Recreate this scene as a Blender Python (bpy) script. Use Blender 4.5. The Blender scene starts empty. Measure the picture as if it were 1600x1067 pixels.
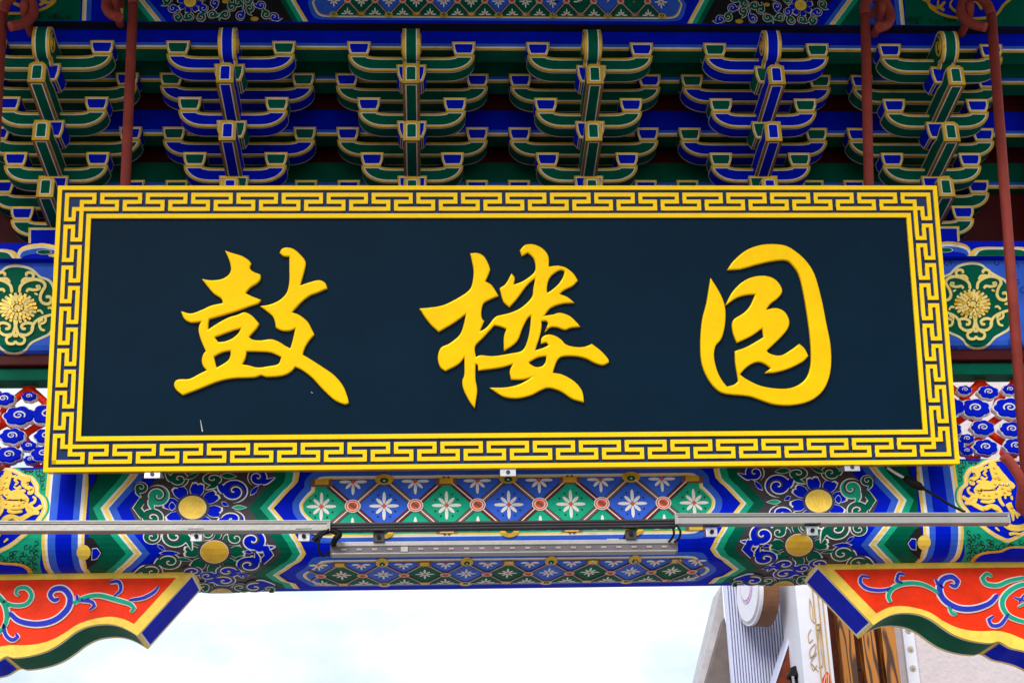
import bpy, bmesh, math, random
from mathutils import Vector, Matrix
from math import sin, cos, pi, radians, sqrt, atan2, hypot
random.seed(7)
S = bpy.context.scene
COL = S.collection

# ------------------------------------------------------------------ camera
FPX, PITCH, YAW, ROLL = 2500.0, radians(23.11), radians(3.2), radians(1.55)
CAMP = Vector((0, 0, 1.6))
FW = Vector((sin(YAW)*cos(PITCH), cos(YAW)*cos(PITCH), sin(PITCH)))
_rt = Vector((cos(YAW), -sin(YAW), 0)); _up = _rt.cross(FW)
RT = _rt*cos(ROLL) - _up*sin(ROLL); UP = _up*cos(ROLL) + _rt*sin(ROLL)
cd = bpy.data.cameras.new('camera'); cam = bpy.data.objects.new('camera', cd); COL.objects.link(cam)
cd.sensor_width = 36; cd.lens = FPX/1600*36; cd.clip_end = 5000
_m = Matrix((RT, UP, -FW)).transposed().to_4x4(); _m.translation = CAMP; cam.matrix_world = _m
S.camera = cam
S.render.resolution_x, S.render.resolution_y = 1024, 682

# ------------------------------------------------------------------ sky and sun
SUN_EL, SUN_AZ = radians(36), radians(200)          # azimuth clockwise from +Y: behind the viewer, to one side
W = bpy.data.worlds.new('World'); S.world = W; W.use_nodes = True
nt = W.node_tree; nt.nodes.clear()
_o = nt.nodes.new('ShaderNodeOutputWorld'); _b = nt.nodes.new('ShaderNodeBackground')
_s = nt.nodes.new('ShaderNodeTexSky'); _s.sky_type = 'NISHITA'; _s.sun_disc = False
_s.sun_elevation = SUN_EL; _s.sun_rotation = SUN_AZ; _s.air_density = 1.2; _s.dust_density = 3.0
_tc = nt.nodes.new('ShaderNodeTexCoord'); _mp = nt.nodes.new('ShaderNodeMapping'); _mp.inputs['Scale'].default_value = (5, 5, 9)
_n = nt.nodes.new('ShaderNodeTexNoise'); _n.inputs['Scale'].default_value = 1.0; _n.inputs['Detail'].default_value = 7; _n.inputs['Roughness'].default_value = .55
_r = nt.nodes.new('ShaderNodeValToRGB'); _r.color_ramp.elements[0].position = .38; _r.color_ramp.elements[1].position = .6
_mx = nt.nodes.new('ShaderNodeMix'); _mx.data_type = 'RGBA'
nt.links.new(_tc.outputs['Generated'], _mp.inputs['Vector']); nt.links.new(_mp.outputs[0], _n.inputs['Vector'])
nt.links.new(_n.outputs['Fac'], _r.inputs[0]); nt.links.new(_r.outputs[0], _mx.inputs[0])
_hz = nt.nodes.new('ShaderNodeMix'); _hz.data_type = 'RGBA'; _hz.inputs[0].default_value = .55
_hz.inputs[7].default_value = (3.2, 3.85, 4.6, 1)                       # thin bright haze over the blue
nt.links.new(_s.outputs[0], _hz.inputs[6]); nt.links.new(_hz.outputs[2], _mx.inputs[6])
_mx.inputs[7].default_value = (5.8, 5.9, 6.1, 1)                    # bright white cloud
nt.links.new(_mx.outputs[2], _b.inputs[0]); _b.inputs[1].default_value = .13
nt.links.new(_b.outputs[0], _o.inputs[0])
sl = bpy.data.lights.new('sun', 'SUN'); sl.energy = 1.5; sl.angle = radians(28); sl.color = (1, .96, .9)
so = bpy.data.objects.new('sun', sl); COL.objects.link(so)
_d = Vector((sin(SUN_AZ)*cos(SUN_EL), cos(SUN_AZ)*cos(SUN_EL), sin(SUN_EL)))
so.rotation_euler = _d.to_track_quat('Z', 'Y').to_euler(); so.location = (0, -5, 12)
S.view_settings.view_transform = 'Standard'; S.view_settings.look = 'None'; S.view_settings.gamma = 1
S.view_settings.exposure = 0.72

# ------------------------------------------------------------------ materials
def srgb(r, g, b):
    f = lambda c: (c/255/12.92 if c <= 10 else ((c/255+.055)/1.055)**2.4)
    return (f(r), f(g), f(b), 1)
MATS = {}
def mat(name, col, rough=.45, metal=0, var=.18, scale=9, bump=.08, bscale=60, spec=.13, dirt=0):
    m = bpy.data.materials.new(name); m.use_nodes = True; t = m.node_tree; N = t.nodes; L = t.links
    p = N['Principled BSDF']; p.inputs['Roughness'].default_value = rough; p.inputs['Metallic'].default_value = metal
    p.inputs['Specular IOR Level'].default_value = spec
    tc = N.new('ShaderNodeNewGeometry'); n = N.new('ShaderNodeTexNoise'); n.inputs['Scale'].default_value = scale
    n.inputs['Detail'].default_value = 6; n.inputs['Roughness'].default_value = .65
    L.new(tc.outputs['Position'], n.inputs['Vector'])
    hsv = N.new('ShaderNodeHueSaturation'); hsv.inputs['Color'].default_value = col
    mr = N.new('ShaderNodeMapRange'); mr.inputs[1].default_value = .3; mr.inputs[2].default_value = .7
    mr.inputs[3].default_value = 1-var; mr.inputs[4].default_value = 1+var
    L.new(n.outputs['Fac'], mr.inputs[0]); L.new(mr.outputs[0], hsv.inputs['Value'])
    out = hsv.outputs[0]
    if dirt:
        n2 = N.new('ShaderNodeTexNoise'); n2.inputs['Scale'].default_value = 26; n2.inputs['Detail'].default_value = 8
        L.new(tc.outputs['Position'], n2.inputs['Vector'])
        r2 = N.new('ShaderNodeValToRGB'); r2.color_ramp.elements[0].position = .58; r2.color_ramp.elements[1].position = .75
        r2.color_ramp.elements[1].color = (dirt, dirt, dirt, 1)
        L.new(n2.outputs['Fac'], r2.inputs[0])
        mx = N.new('ShaderNodeMix'); mx.data_type = 'RGBA'; mx.inputs[7].default_value = (.10, .075, .05, 1)
        L.new(r2.outputs[0], mx.inputs[0]); L.new(out, mx.inputs[6]); out = mx.outputs[2]
    L.new(out, p.inputs['Base Color'])
    if bump:
        n3 = N.new('ShaderNodeTexNoise'); n3.inputs['Scale'].default_value = bscale; n3.inputs['Detail'].default_value = 3
        L.new(tc.outputs['Position'], n3.inputs['Vector'])
        b = N.new('ShaderNodeBump'); b.inputs['Strength'].default_value = bump; b.inputs['Distance'].default_value = .01
        L.new(n3.outputs['Fac'], b.inputs['Height']); L.new(b.outputs[0], p.inputs['Normal'])
    MATS[name] = m
    return m
mat('B', srgb(0, 27, 200), .5, spec=.03); mat('b', srgb(52, 98, 212), .45, spec=.06); mat('bb', srgb(112, 146, 236), .42)
mat('G', srgb(0, 92, 70), .5, spec=.04); mat('g', srgb(22, 164, 128), .45, spec=.06)
mat('W', srgb(232, 230, 226), .5, var=.07, dirt=.25); mat('Y', srgb(244, 208, 86), .38, dirt=.22)
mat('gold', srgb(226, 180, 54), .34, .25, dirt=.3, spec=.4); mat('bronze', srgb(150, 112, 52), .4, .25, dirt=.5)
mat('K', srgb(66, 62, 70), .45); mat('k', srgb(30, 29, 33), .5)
mat('red', srgb(238, 50, 4), .42, dirt=.15); mat('maroon', srgb(74, 15, 18), .5); mat('dred', srgb(112, 30, 28), .45)
mat('brown', srgb(122, 84, 76), .5); mat('cream', srgb(248, 226, 136), .4); mat('orange', srgb(236, 84, 34), .45)
mat('navy', srgb(4, 31, 50), .4, spec=.06, var=.10, scale=2.2, bump=.03, bscale=14, dirt=.0)
mat('fretblue', srgb(30, 52, 98), .35, var=.06)
mat('plaque_gold', srgb(250, 206, 18), .34, .0, var=.05, bump=.03, dirt=.10)
mat('char_gold', srgb(245, 197, 0), .3, .15, var=.07, bump=.05, bscale=40)
mat('frame_edge', srgb(176, 124, 40), .4, .2)
mat('rodred', srgb(146, 62, 54), .55, var=.2, dirt=.5, bump=.2)
mat('alu', srgb(158, 156, 154), .35, .35, var=.08); mat('darkalu', srgb(64, 62, 66), .4, .3); mat('rubber', srgb(18, 18, 20), .55)
mat('zinc', srgb(178, 178, 186), .3, .6); mat('lens', srgb(104, 98, 104), .25); mat('led', srgb(158, 150, 142), .3)
mat('stucco', srgb(206, 196, 200), .85, var=.06, bump=.9, bscale=26); mat('whitepaint', srgb(224, 226, 238), .45, var=.04)
mat('ribwhite', srgb(206, 212, 238), .4, var=.04); mat('greymetal', srgb(186, 184, 190), .5); mat('darkwall', srgb(120, 110, 108), .7)
mat('mahogany', srgb(112, 52, 34), .45, var=.3, scale=16); mat('tangold', srgb(196, 164, 110), .5)
mat('paving', srgb(150, 146, 140), .8, var=.15, scale=1.5); mat('tile', srgb(84, 88, 90), .6); mat('pink', srgb(206, 172, 214), .5)
def wood(name, c1, c2):
    m = bpy.data.materials.new(name); m.use_nodes = True; t = m.node_tree; N = t.nodes; L = t.links; p = N['Principled BSDF']
    p.inputs['Roughness'].default_value = .45
    g = N.new('ShaderNodeNewGeometry'); mp = N.new('ShaderNodeMapping'); mp.inputs['Scale'].default_value = (3.3, 3.3, .5)
    n = N.new('ShaderNodeTexNoise'); n.inputs['Scale'].default_value = 1.4; n.inputs['Detail'].default_value = 2
    L.new(g.outputs['Position'], mp.inputs[0]); L.new(mp.outputs[0], n.inputs['Vector'])
    ml = N.new('ShaderNodeMath'); ml.operation = 'MULTIPLY'; ml.inputs[1].default_value = 78; L.new(n.outputs['Fac'], ml.inputs[0])
    sn = N.new('ShaderNodeMath'); sn.operation = 'SINE'; L.new(ml.outputs[0], sn.inputs[0])
    r = N.new('ShaderNodeValToRGB'); r.color_ramp.elements[0].position = .2; r.color_ramp.elements[0].color = c1
    r.color_ramp.elements[1].position = .7; r.color_ramp.elements[1].color = c2
    mr = N.new('ShaderNodeMapRange'); mr.inputs[1].default_value = -1; mr.inputs[2].default_value = 1
    L.new(sn.outputs[0], mr.inputs[0]); L.new(mr.outputs[0], r.inputs[0]); L.new(r.outputs[0], p.inputs['Base Color'])
    MATS[name] = m
wood('oak', srgb(70, 40, 16), srgb(182, 114, 32))

# ------------------------------------------------------------------ helpers
def tag(o, label=None, cat=None, group=None, kind=None):
    if label: o['label'] = label
    if cat: o['category'] = cat
    if group: o['group'] = group
    if kind: o['kind'] = kind
    return o
def thing(name, label, cat, loc=(0, 0, 0), group=None):
    o = bpy.data.objects.new(name, None); o.empty_display_size = .1; COL.objects.link(o); o.location = loc
    return tag(o, label, cat, group, 'thing')
def link(name, me, parent=None, smooth=False):
    o = bpy.data.objects.new(name, me); COL.objects.link(o)
    if parent is not None:
        o.parent = parent
        wm = lambda q: (wm(q.parent) @ q.matrix_parent_inverse if q.parent else Matrix.Identity(4)) @ q.matrix_basis
        o.matrix_parent_inverse = wm(parent).inverted()
    if smooth:
        for p in me.polygons: p.use_smooth = True
    return o
def bm_mesh(bm, name, mats):
    me = bpy.data.meshes.new(name); bm.to_mesh(me); bm.free()
    for m in mats: me.materials.append(MATS[m])
    return me
def ray(px, py): return FW*FPX + RT*(px-800) + UP*(533.5-py)
def at_Y(px, py, Y): d = ray(px, py); return CAMP + d*((Y-CAMP.y)/d.y)
def at_Z(px, py, Z): d = ray(px, py); return CAMP + d*((Z-CAMP.z)/d.z)
def proj(P):
    d = P-CAMP; z = d.dot(FW); return 800+FPX*d.dot(RT)/z, 533.5-FPX*d.dot(UP)/z

def smooth(pts, closed=True, n=5, corner=52):
    """Catmull-Rom through the points, keeping sharp corners sharp."""
    N = len(pts); P = [Vector((p[0], p[1])) for p in pts]; out = []
    def is_c(i):
        if not closed and (i == 0 or i == N-1): return True
        a = P[i]-P[i-1]; b = P[(i+1) % N]-P[i]
        if a.length < 1e-9 or b.length < 1e-9: return True
        return a.angle(b) > radians(corner)
    C = [is_c(i) for i in range(N)]
    for i in range(N if closed else N-1):
        j = (i+1) % N; p1, p2 = P[i], P[j]
        p0 = p1-(p2-p1) if C[i] else P[i-1]
        p3 = p2+(p2-p1) if C[j] else P[(j+1) % N]
        for k in range(n):
            t = k/n
            q = .5*((2*p1)+(p2-p0)*t+(2*p0-5*p1+4*p2-p3)*t*t+(3*p1-p0-3*p2+p3)*t**3)
            out.append((q.x, q.y))
    if not closed: out.append((P[-1].x, P[-1].y))
    return out
def ell(cx, cy, rx, ry, n=20, rot=0):
    return [(cx+rx*cos(a)*cos(rot)-ry*sin(a)*sin(rot), cy+rx*cos(a)*sin(rot)+ry*sin(a)*cos(rot)) for a in [2*pi*i/n for i in range(n)]]
def spiral(cx, cy, r0, r1, a0, turns, n=22, sy=1, flip=1):
    o = []
    for i in range(n+1):
        t = i/n; a = a0+flip*turns*2*pi*t; r = r0+(r1-r0)*t
        o.append((cx+r*cos(a), cy+r*sin(a)*sy))
    return o

class Surf:
    """A sheet swept along X over a (y, z) outline; paint and relief are laid on it in (x, s) metres."""
    def __init__(s, prof):
        s.p = [Vector(q) for q in prof]; s.s = [0]
        for a, b in zip(s.p, s.p[1:]): s.s.append(s.s[-1]+(b-a).length)
        s.n = []
        for i in range(len(s.p)):
            ns = []
            for j in (i-1, i):
                if 0 <= j < len(s.p)-1:
                    d = (s.p[j+1]-s.p[j]).normalized(); ns.append(Vector((d.y, -d.x)))
            v = ns[0]+ns[-1]; v.normalize(); v /= max(.5, v.dot(ns[0])); s.n.append(v)
    def hit(s, px, py):
        d = ray(px, py); best = None
        for i in range(len(s.p)-1):
            a, b = s.p[i], s.p[i+1]; e = b-a; nn = Vector((e.y, -e.x))
            den = nn.x*d.y+nn.y*d.z
            if abs(den) < 1e-9: continue
            t = (nn.x*(a.x-CAMP.y)+nn.y*(a.y-CAMP.z))/den
            q = Vector((CAMP.y+d.y*t, CAMP.z+d.z*t)); u = (q-a).dot(e)/e.length_squared
            lo = -1e-4 if i else -9; hi = 1+1e-4 if i < len(s.p)-2 else 9
            if lo <= u <= hi and t > 0:
                if best is None or t < best[0]: best = (t, CAMP.x+d.x*t, s.s[i]+u*e.length)
        return (best[1], best[2]) if best else None
    def to3(s, x, t, off):
        i = 0
        while i < len(s.s)-2 and t > s.s[i+1]+1e-7: i += 1
        u = (t-s.s[i])/(s.s[i+1]-s.s[i])
        q = s.p[i].lerp(s.p[i+1], u) if 0 <= u <= 1 else s.p[i]+(s.p[i+1]-s.p[i])*u
        n = s.n[i].lerp(s.n[i+1], min(1, max(0, u)))
        return Vector((x, q.x+n.x*off, q.y+n.y*off))
LAY = .0006
class Dec:
    """Collects painted or raised pieces that lie on a Surf."""
    def __init__(s, surf, px=True, mirror=None):
        s.f = surf; s.px = px; s.mx = mirror; s.bm = bmesh.new(); s.mats = []; s.k = 0
    def mi(s, m):
        if m not in s.mats: s.mats.append(m)
        return s.mats.index(m)
    def cv(s, p):
        if s.px: p = s.f.hit(*p)
        return (2*s.mx-p[0], p[1]) if s.mx is not None else p
    def poly(s, pts, m, lay, sm=False, **k):
        if sm: pts = smooth(pts, True, **k)
        q = [s.cv(p) for p in pts]
        s.k += 1
        vs = [s.bm.verts.new((p[0], p[1], (lay+s.k*.02)*LAY)) for p in q]
        f = s.bm.faces.new(vs); f.material_index = s.mi(m); f.normal_update()
        bmesh.ops.triangulate(s.bm, faces=[f], ngon_method='EAR_CLIP')
    def stroke(s, pts, w, m, lay, sm=True, w2=None, h=0, cap=True, prof=None, n=5):
        """a brush line; w (to w2) wide in the units of pts; h > 0 raises it with side walls"""
        if sm: pts = smooth(pts, False, n=n, corner=80)
        P = [Vector(p) for p in pts]; N = len(P); L = []; R = []
        for i in range(N):
            d = P[min(N-1, i+1)]-P[max(0, i-1)]
            if d.length < 1e-9: d = Vector((1, 0))
            d.normalize(); nn = Vector((-d.y, d.x)); t = i/(N-1)
            ww = prof(t)*w if prof else w+(w2-w)*t if w2 is not None else w
            if cap and (i == 0 or i == N-1): ww *= .55
            L.append(P[i]+nn*ww/2); R.append(P[i]-nn*ww/2)
        s.k += 1; z = (lay+s.k*.02)*LAY+h+(s.k*.00004 if h else 0); mi = s.mi(m)
        lv = [s.bm.verts.new((*s.cv((p.x, p.y)), z)) for p in L]; rv = [s.bm.verts.new((*s.cv((p.x, p.y)), z)) for p in R]
        fs = [s.bm.faces.new((lv[i], lv[i+1], rv[i+1], rv[i])) for i in range(N-1)]
        if h:
            l0 = [s.bm.verts.new((v.co.x, v.co.y, 0)) for v in lv]; r0 = [s.bm.verts.new((v.co.x, v.co.y, 0)) for v in rv]
            for i in range(N-1):
                fs.append(s.bm.faces.new((lv[i], l0[i], l0[i+1], lv[i+1]))); fs.append(s.bm.faces.new((rv[i], rv[i+1], r0[i+1], r0[i])))
            for a, a0, b, b0 in ((lv[0], l0[0], rv[0], r0[0]), (lv[-1], l0[-1], rv[-1], r0[-1])):
                fs.append(s.bm.faces.new((a, b, b0, a0)))
        for f in fs: f.material_index = mi
    def build(s, name, parent, clip=True):
        if clip:
            for t, no in ((.001, -1), (s.f.s[-1]-.001, 1)):
                bmesh.ops.bisect_plane(s.bm, geom=s.bm.verts[:]+s.bm.edges[:]+s.bm.faces[:], plane_co=(0, t, 0), plane_no=(0, no, 0), dist=1e-7, clear_outer=True)
        for t in s.f.s[1:-1]:
            bmesh.ops.bisect_plane(s.bm, geom=s.bm.verts[:]+s.bm.edges[:]+s.bm.faces[:], plane_co=(0, t, 0), plane_no=(0, 1, 0), dist=1e-7)
        for v in s.bm.verts: v.co = s.f.to3(v.co.x, v.co.y, v.co.z)
        return link(name, bm_mesh(s.bm, name, s.mats), parent)
def sweep(surf, x0, x1, name, mats, parent=None, back=None, mi=None):
    """the solid behind a Surf: its outline closed by the points in back, capped at both ends"""
    bm = bmesh.new(); pr = surf.p+[Vector(b) for b in (back or [])]; n = len(pr)
    a = [bm.verts.new((x0, p.x, p.y)) for p in pr]; b = [bm.verts.new((x1, p.x, p.y)) for p in pr]
    for i in range(n):
        f = bm.faces.new((a[i], a[(i+1) % n], b[(i+1) % n], b[i]))
        if mi: f.material_index = mi(i)
    bm.faces.new(a); bm.faces.new(b[::-1]); bmesh.ops.recalc_face_normals(bm, faces=bm.faces[:])
    return link(name, bm_mesh(bm, name, mats), parent)
def add_box(bm, c, d, mi=0, bev=0, rot=None):
    r = bmesh.ops.create_cube(bm, size=1); vs = r['verts']
    for v in vs:
        v.co = Vector((v.co.x*d[0], v.co.y*d[1], v.co.z*d[2]))
    fs = list({f for v in vs for f in v.link_faces})
    if bev:
        e = list({e for v in vs for e in v.link_edges})
        q = bmesh.ops.bevel(bm, geom=e, offset=bev, segments=2, affect='EDGES', profile=.6)
        vs = list({v for f in q['faces'] for v in f.verts} | {v for v in vs if v.is_valid}); fs = list({f for v in vs for f in v.link_faces})
    for v in vs:
        if rot is not None: v.co = rot @ v.co
        v.co += Vector(c)
    for f in fs: f.material_index = mi
def boxo(name, c, d, m, parent=None, bev=.004, rot=None):
    bm = bmesh.new(); add_box(bm, c, d, 0, bev, rot); return link(name, bm_mesh(bm, name, [m]), parent)
def add_tube(bm, pts, r, seg=12, mi=0, caps=True):
    P = [Vector(p) for p in pts]; rings = []; up = Vector((0, 0, 1)); prev = None
    for i, p in enumerate(P):
        d = (P[min(len(P)-1, i+1)]-P[max(0, i-1)]).normalized()
        if prev is None:
            a = d.orthogonal().normalized()
        else:
            a = prev-d*prev.dot(d); a.normalize()
        prev = a; b = d.cross(a)
        rr = r[i] if isinstance(r, (list, tuple)) else r
        rings.append([bm.verts.new(p+(a*cos(2*pi*k/seg)+b*sin(2*pi*k/seg))*rr) for k in range(seg)])
    for A, B in zip(rings, rings[1:]):
        for k in range(seg):
            f = bm.faces.new((A[k], A[(k+1) % seg], B[(k+1) % seg], B[k])); f.material_index = mi; f.smooth = True
    if caps:
        for R_ in (rings[0][::-1], rings[-1]): f = bm.faces.new(R_); f.material_index = mi
def tubeo(name, pts, r, m, parent=None, seg=12):
    bm = bmesh.new(); add_tube(bm, pts, r, seg); bmesh.ops.recalc_face_normals(bm, faces=bm.faces[:])
    return link(name, bm_mesh(bm, name, [m]), parent)
def curve3(pts, n=8):
    P = [Vector(p) for p in pts]; out = []
    for i in range(len(P)-1):
        p0 = P[i-1] if i else P[0]*2-P[1]; p1, p2 = P[i], P[i+1]; p3 = P[i+2] if i+2 < len(P) else p2*2-p1
        for k in range(n):
            t = k/n; out.append(.5*((2*p1)+(p2-p0)*t+(2*p0-5*p1+4*p2-p3)*t*t+(3*p1-p0-3*p2+p3)*t**3))
    out.append(P[-1]); return out
def relief(name, loops, M, m, ext, bev, parent, res=2, off=None):
    """a raised flat shape (first loop outside, the others holes) with rounded edges, by way of a 2D curve"""
    cu = bpy.data.curves.new(name, 'CURVE'); cu.dimensions = '2D'; cu.fill_mode = 'BOTH'
    cu.extrude = ext; cu.bevel_depth = bev; cu.bevel_resolution = res; cu.offset = -bev if off is None else off
    for lp in loops:
        sp = cu.splines.new('POLY'); sp.points.add(len(lp)-1)
        for i, p in enumerate(lp): sp.points[i].co = (p[0], p[1], 0, 1)
        sp.use_cyclic_u = True
    o = bpy.data.objects.new('tmp', cu); COL.objects.link(o)
    dg = bpy.context.evaluated_depsgraph_get(); me = bpy.data.meshes.new_from_object(o.evaluated_get(dg))
    bpy.data.objects.remove(o); bpy.data.curves.remove(cu)
    me.transform(M); me.materials.clear(); me.materials.append(MATS[m]); me.name = name
    return link(name, me, parent)

# ================================================================== the setting
XC = .337                                     # the gateway's middle
bm = bmesh.new(); bmesh.ops.create_grid(bm, x_segments=1, y_segments=1, size=400)
tag(link('ground', bm_mesh(bm, 'ground', ['paving'])), kind='structure')

# ================================================================== lower painted beam
YB, ZB, RB = 6.62, 3.435, .13
prof = [(YB, 3.853), (YB, ZB+RB)]+[(YB+RB-RB*cos(a), ZB+RB-RB*sin(a)) for a in [pi/2*i/8 for i in range(1, 9)]]
YBK = at_Z(795, 919, ZB).y
prof.append((YBK, ZB))
LB = Surf(prof)
X0, X1 = XC-2.75, XC+2.75
beam = thing('painted_lintel_beam', 'painted lintel beam with flower lozenges, chevrons and gold dragons under the name board', 'beam', (XC, YB, ZB))
sweep(LB, X0, X1, 'beam_core', ['B'], beam, [(YBK, 3.853)])
def Z1(x, y): return (130+x/4.444, 735+y/4.444)
def shift(pl, d): return [(x+d, y) for x, y in pl]
def band(D, pl, a, b, m, lay): D.poly(shift(pl, a)+shift(pl, b)[::-1], m, lay)
ZZ1 = [(204, 736), (203, 741), (198, 748), (191.5, 756), (184, 764), (157, 794), (167, 815), (183, 833), (198, 851), (209, 864), (197, 876), (184, 887), (172, 898), (160, 908), (172, 918.5)]
ZZ2 = [(459, 736), (458, 744), (456, 753), (449, 761), (443, 766), (418, 794), (436, 815), (447, 827), (455, 840), (461, 848), (469, 864), (461, 875), (448, 882), (426, 897), (440, 907), (452, 910), (459, 918.5)]
def comma(D, c, size, rot, flip, col, lay, sy=1):
    size *= 1.45
    T = lambda pts: [(c[0]+x, c[1]+y*sy) for x, y in pts]
    tx, ty = cos(rot+flip*-.5)*size*1.75, sin(rot+flip*-.5)*size*1.75
    D.stroke(T([(size*.35*cos(rot), size*.35*sin(rot)), (size*.95*cos(rot), size*.95*sin(rot)), (tx, ty)]), size*1.15, 'W', lay, w2=size*.18)
    D.poly(T(ell(0, 0, size, size, 20)), 'W', lay+.3); D.poly(T(ell(0, 0, size*.9, size*.9, 20)), col, lay+1)
    D.stroke(T([(size*.35*cos(rot), size*.35*sin(rot)), (size*.93*cos(rot), size*.93*sin(rot)), (tx*.97, ty*.97)]), size*.9, col, lay+1, w2=size*.05)
    D.stroke(T(spiral(0, 0, size*.98, size*.12, rot+.5*flip, 1.15, 20, 1, flip)), size*.3, 'K', lay+2, sm=False, w2=size*.16)
    D.stroke(T(spiral(0, 0, size*.84, size*.02, rot+.5*flip, 1.2, 20, 1, flip)), max(.7, size*.085), 'W', lay+3, sm=False)
def leaf(D, c, l, w, rot, col, lay, sy=1):
    pts = [(c[0]+x*cos(rot)-y*sin(rot), c[1]+(x*sin(rot)+y*cos(rot))*sy) for x, y in
           [(-l, 0), (-l*.5, w*.8), (0, w), (l*.6, w*.55), (l, 0), (l*.6, -w*.55), (0, -w), (-l*.5, -w*.8)]]
    p = smooth(pts, True, 3, 100); q = [(c[0]+(x-c[0])*1.12, c[1]+(y-c[1])*1.2) for x, y in p]
    D.poly(q, 'W', lay); D.poly(p, col, lay+1)
def rosette(D, c, r, sy, petal, lay, n=8, rp=1.5, disc='Y', a0=.2):
    for i in range(n):
        a = a0+2*pi*i/n; w = pi/n*.86
        for k, m, q in ((1.0, 'W', 0), (.93, petal, 1)):
            pts = [(1.1, -w*.75*k), (1.62, -w*k), (2.2*k+.05, -w*.62*k), (2.26*k+.02, -w*.2), (2.14*k, 0), (2.26*k+.02, w*.2), (2.2*k+.05, w*.62*k), (1.62, w*k), (1.1, w*.75*k)]
            D.poly(smooth([(c[0]+r*q_*cos(a+t), c[1]+r*q_*sin(a+t)*sy) for q_, t in pts], True, 3, 60), m, lay+q)
    D.poly(ell(c[0], c[1], r*1.24, r*1.24*sy, 26), 'K', lay+2); D.poly(ell(c[0], c[1], r*1.04, r*1.04*sy, 26), 'W', lay+3)
    D.poly(ell(c[0], c[1], r, r*sy, 26), disc, lay+4)
    for i in range(4):                          # engraved petals on the gold boss
        D.stroke([(c[0]-r*.55+r*.3*i, c[1]+r*.5*sy), (c[0]-r*.6+r*.34*i, c[1]), (c[0]-r*.35+r*.3*i, c[1]-r*.55*sy)], .8, 'gold', lay+5)
    D.stroke(ell(c[0]+r*.35, c[1], r*.42, r*.6*sy, 14), .8, 'gold', lay+5, sm=False)
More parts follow.
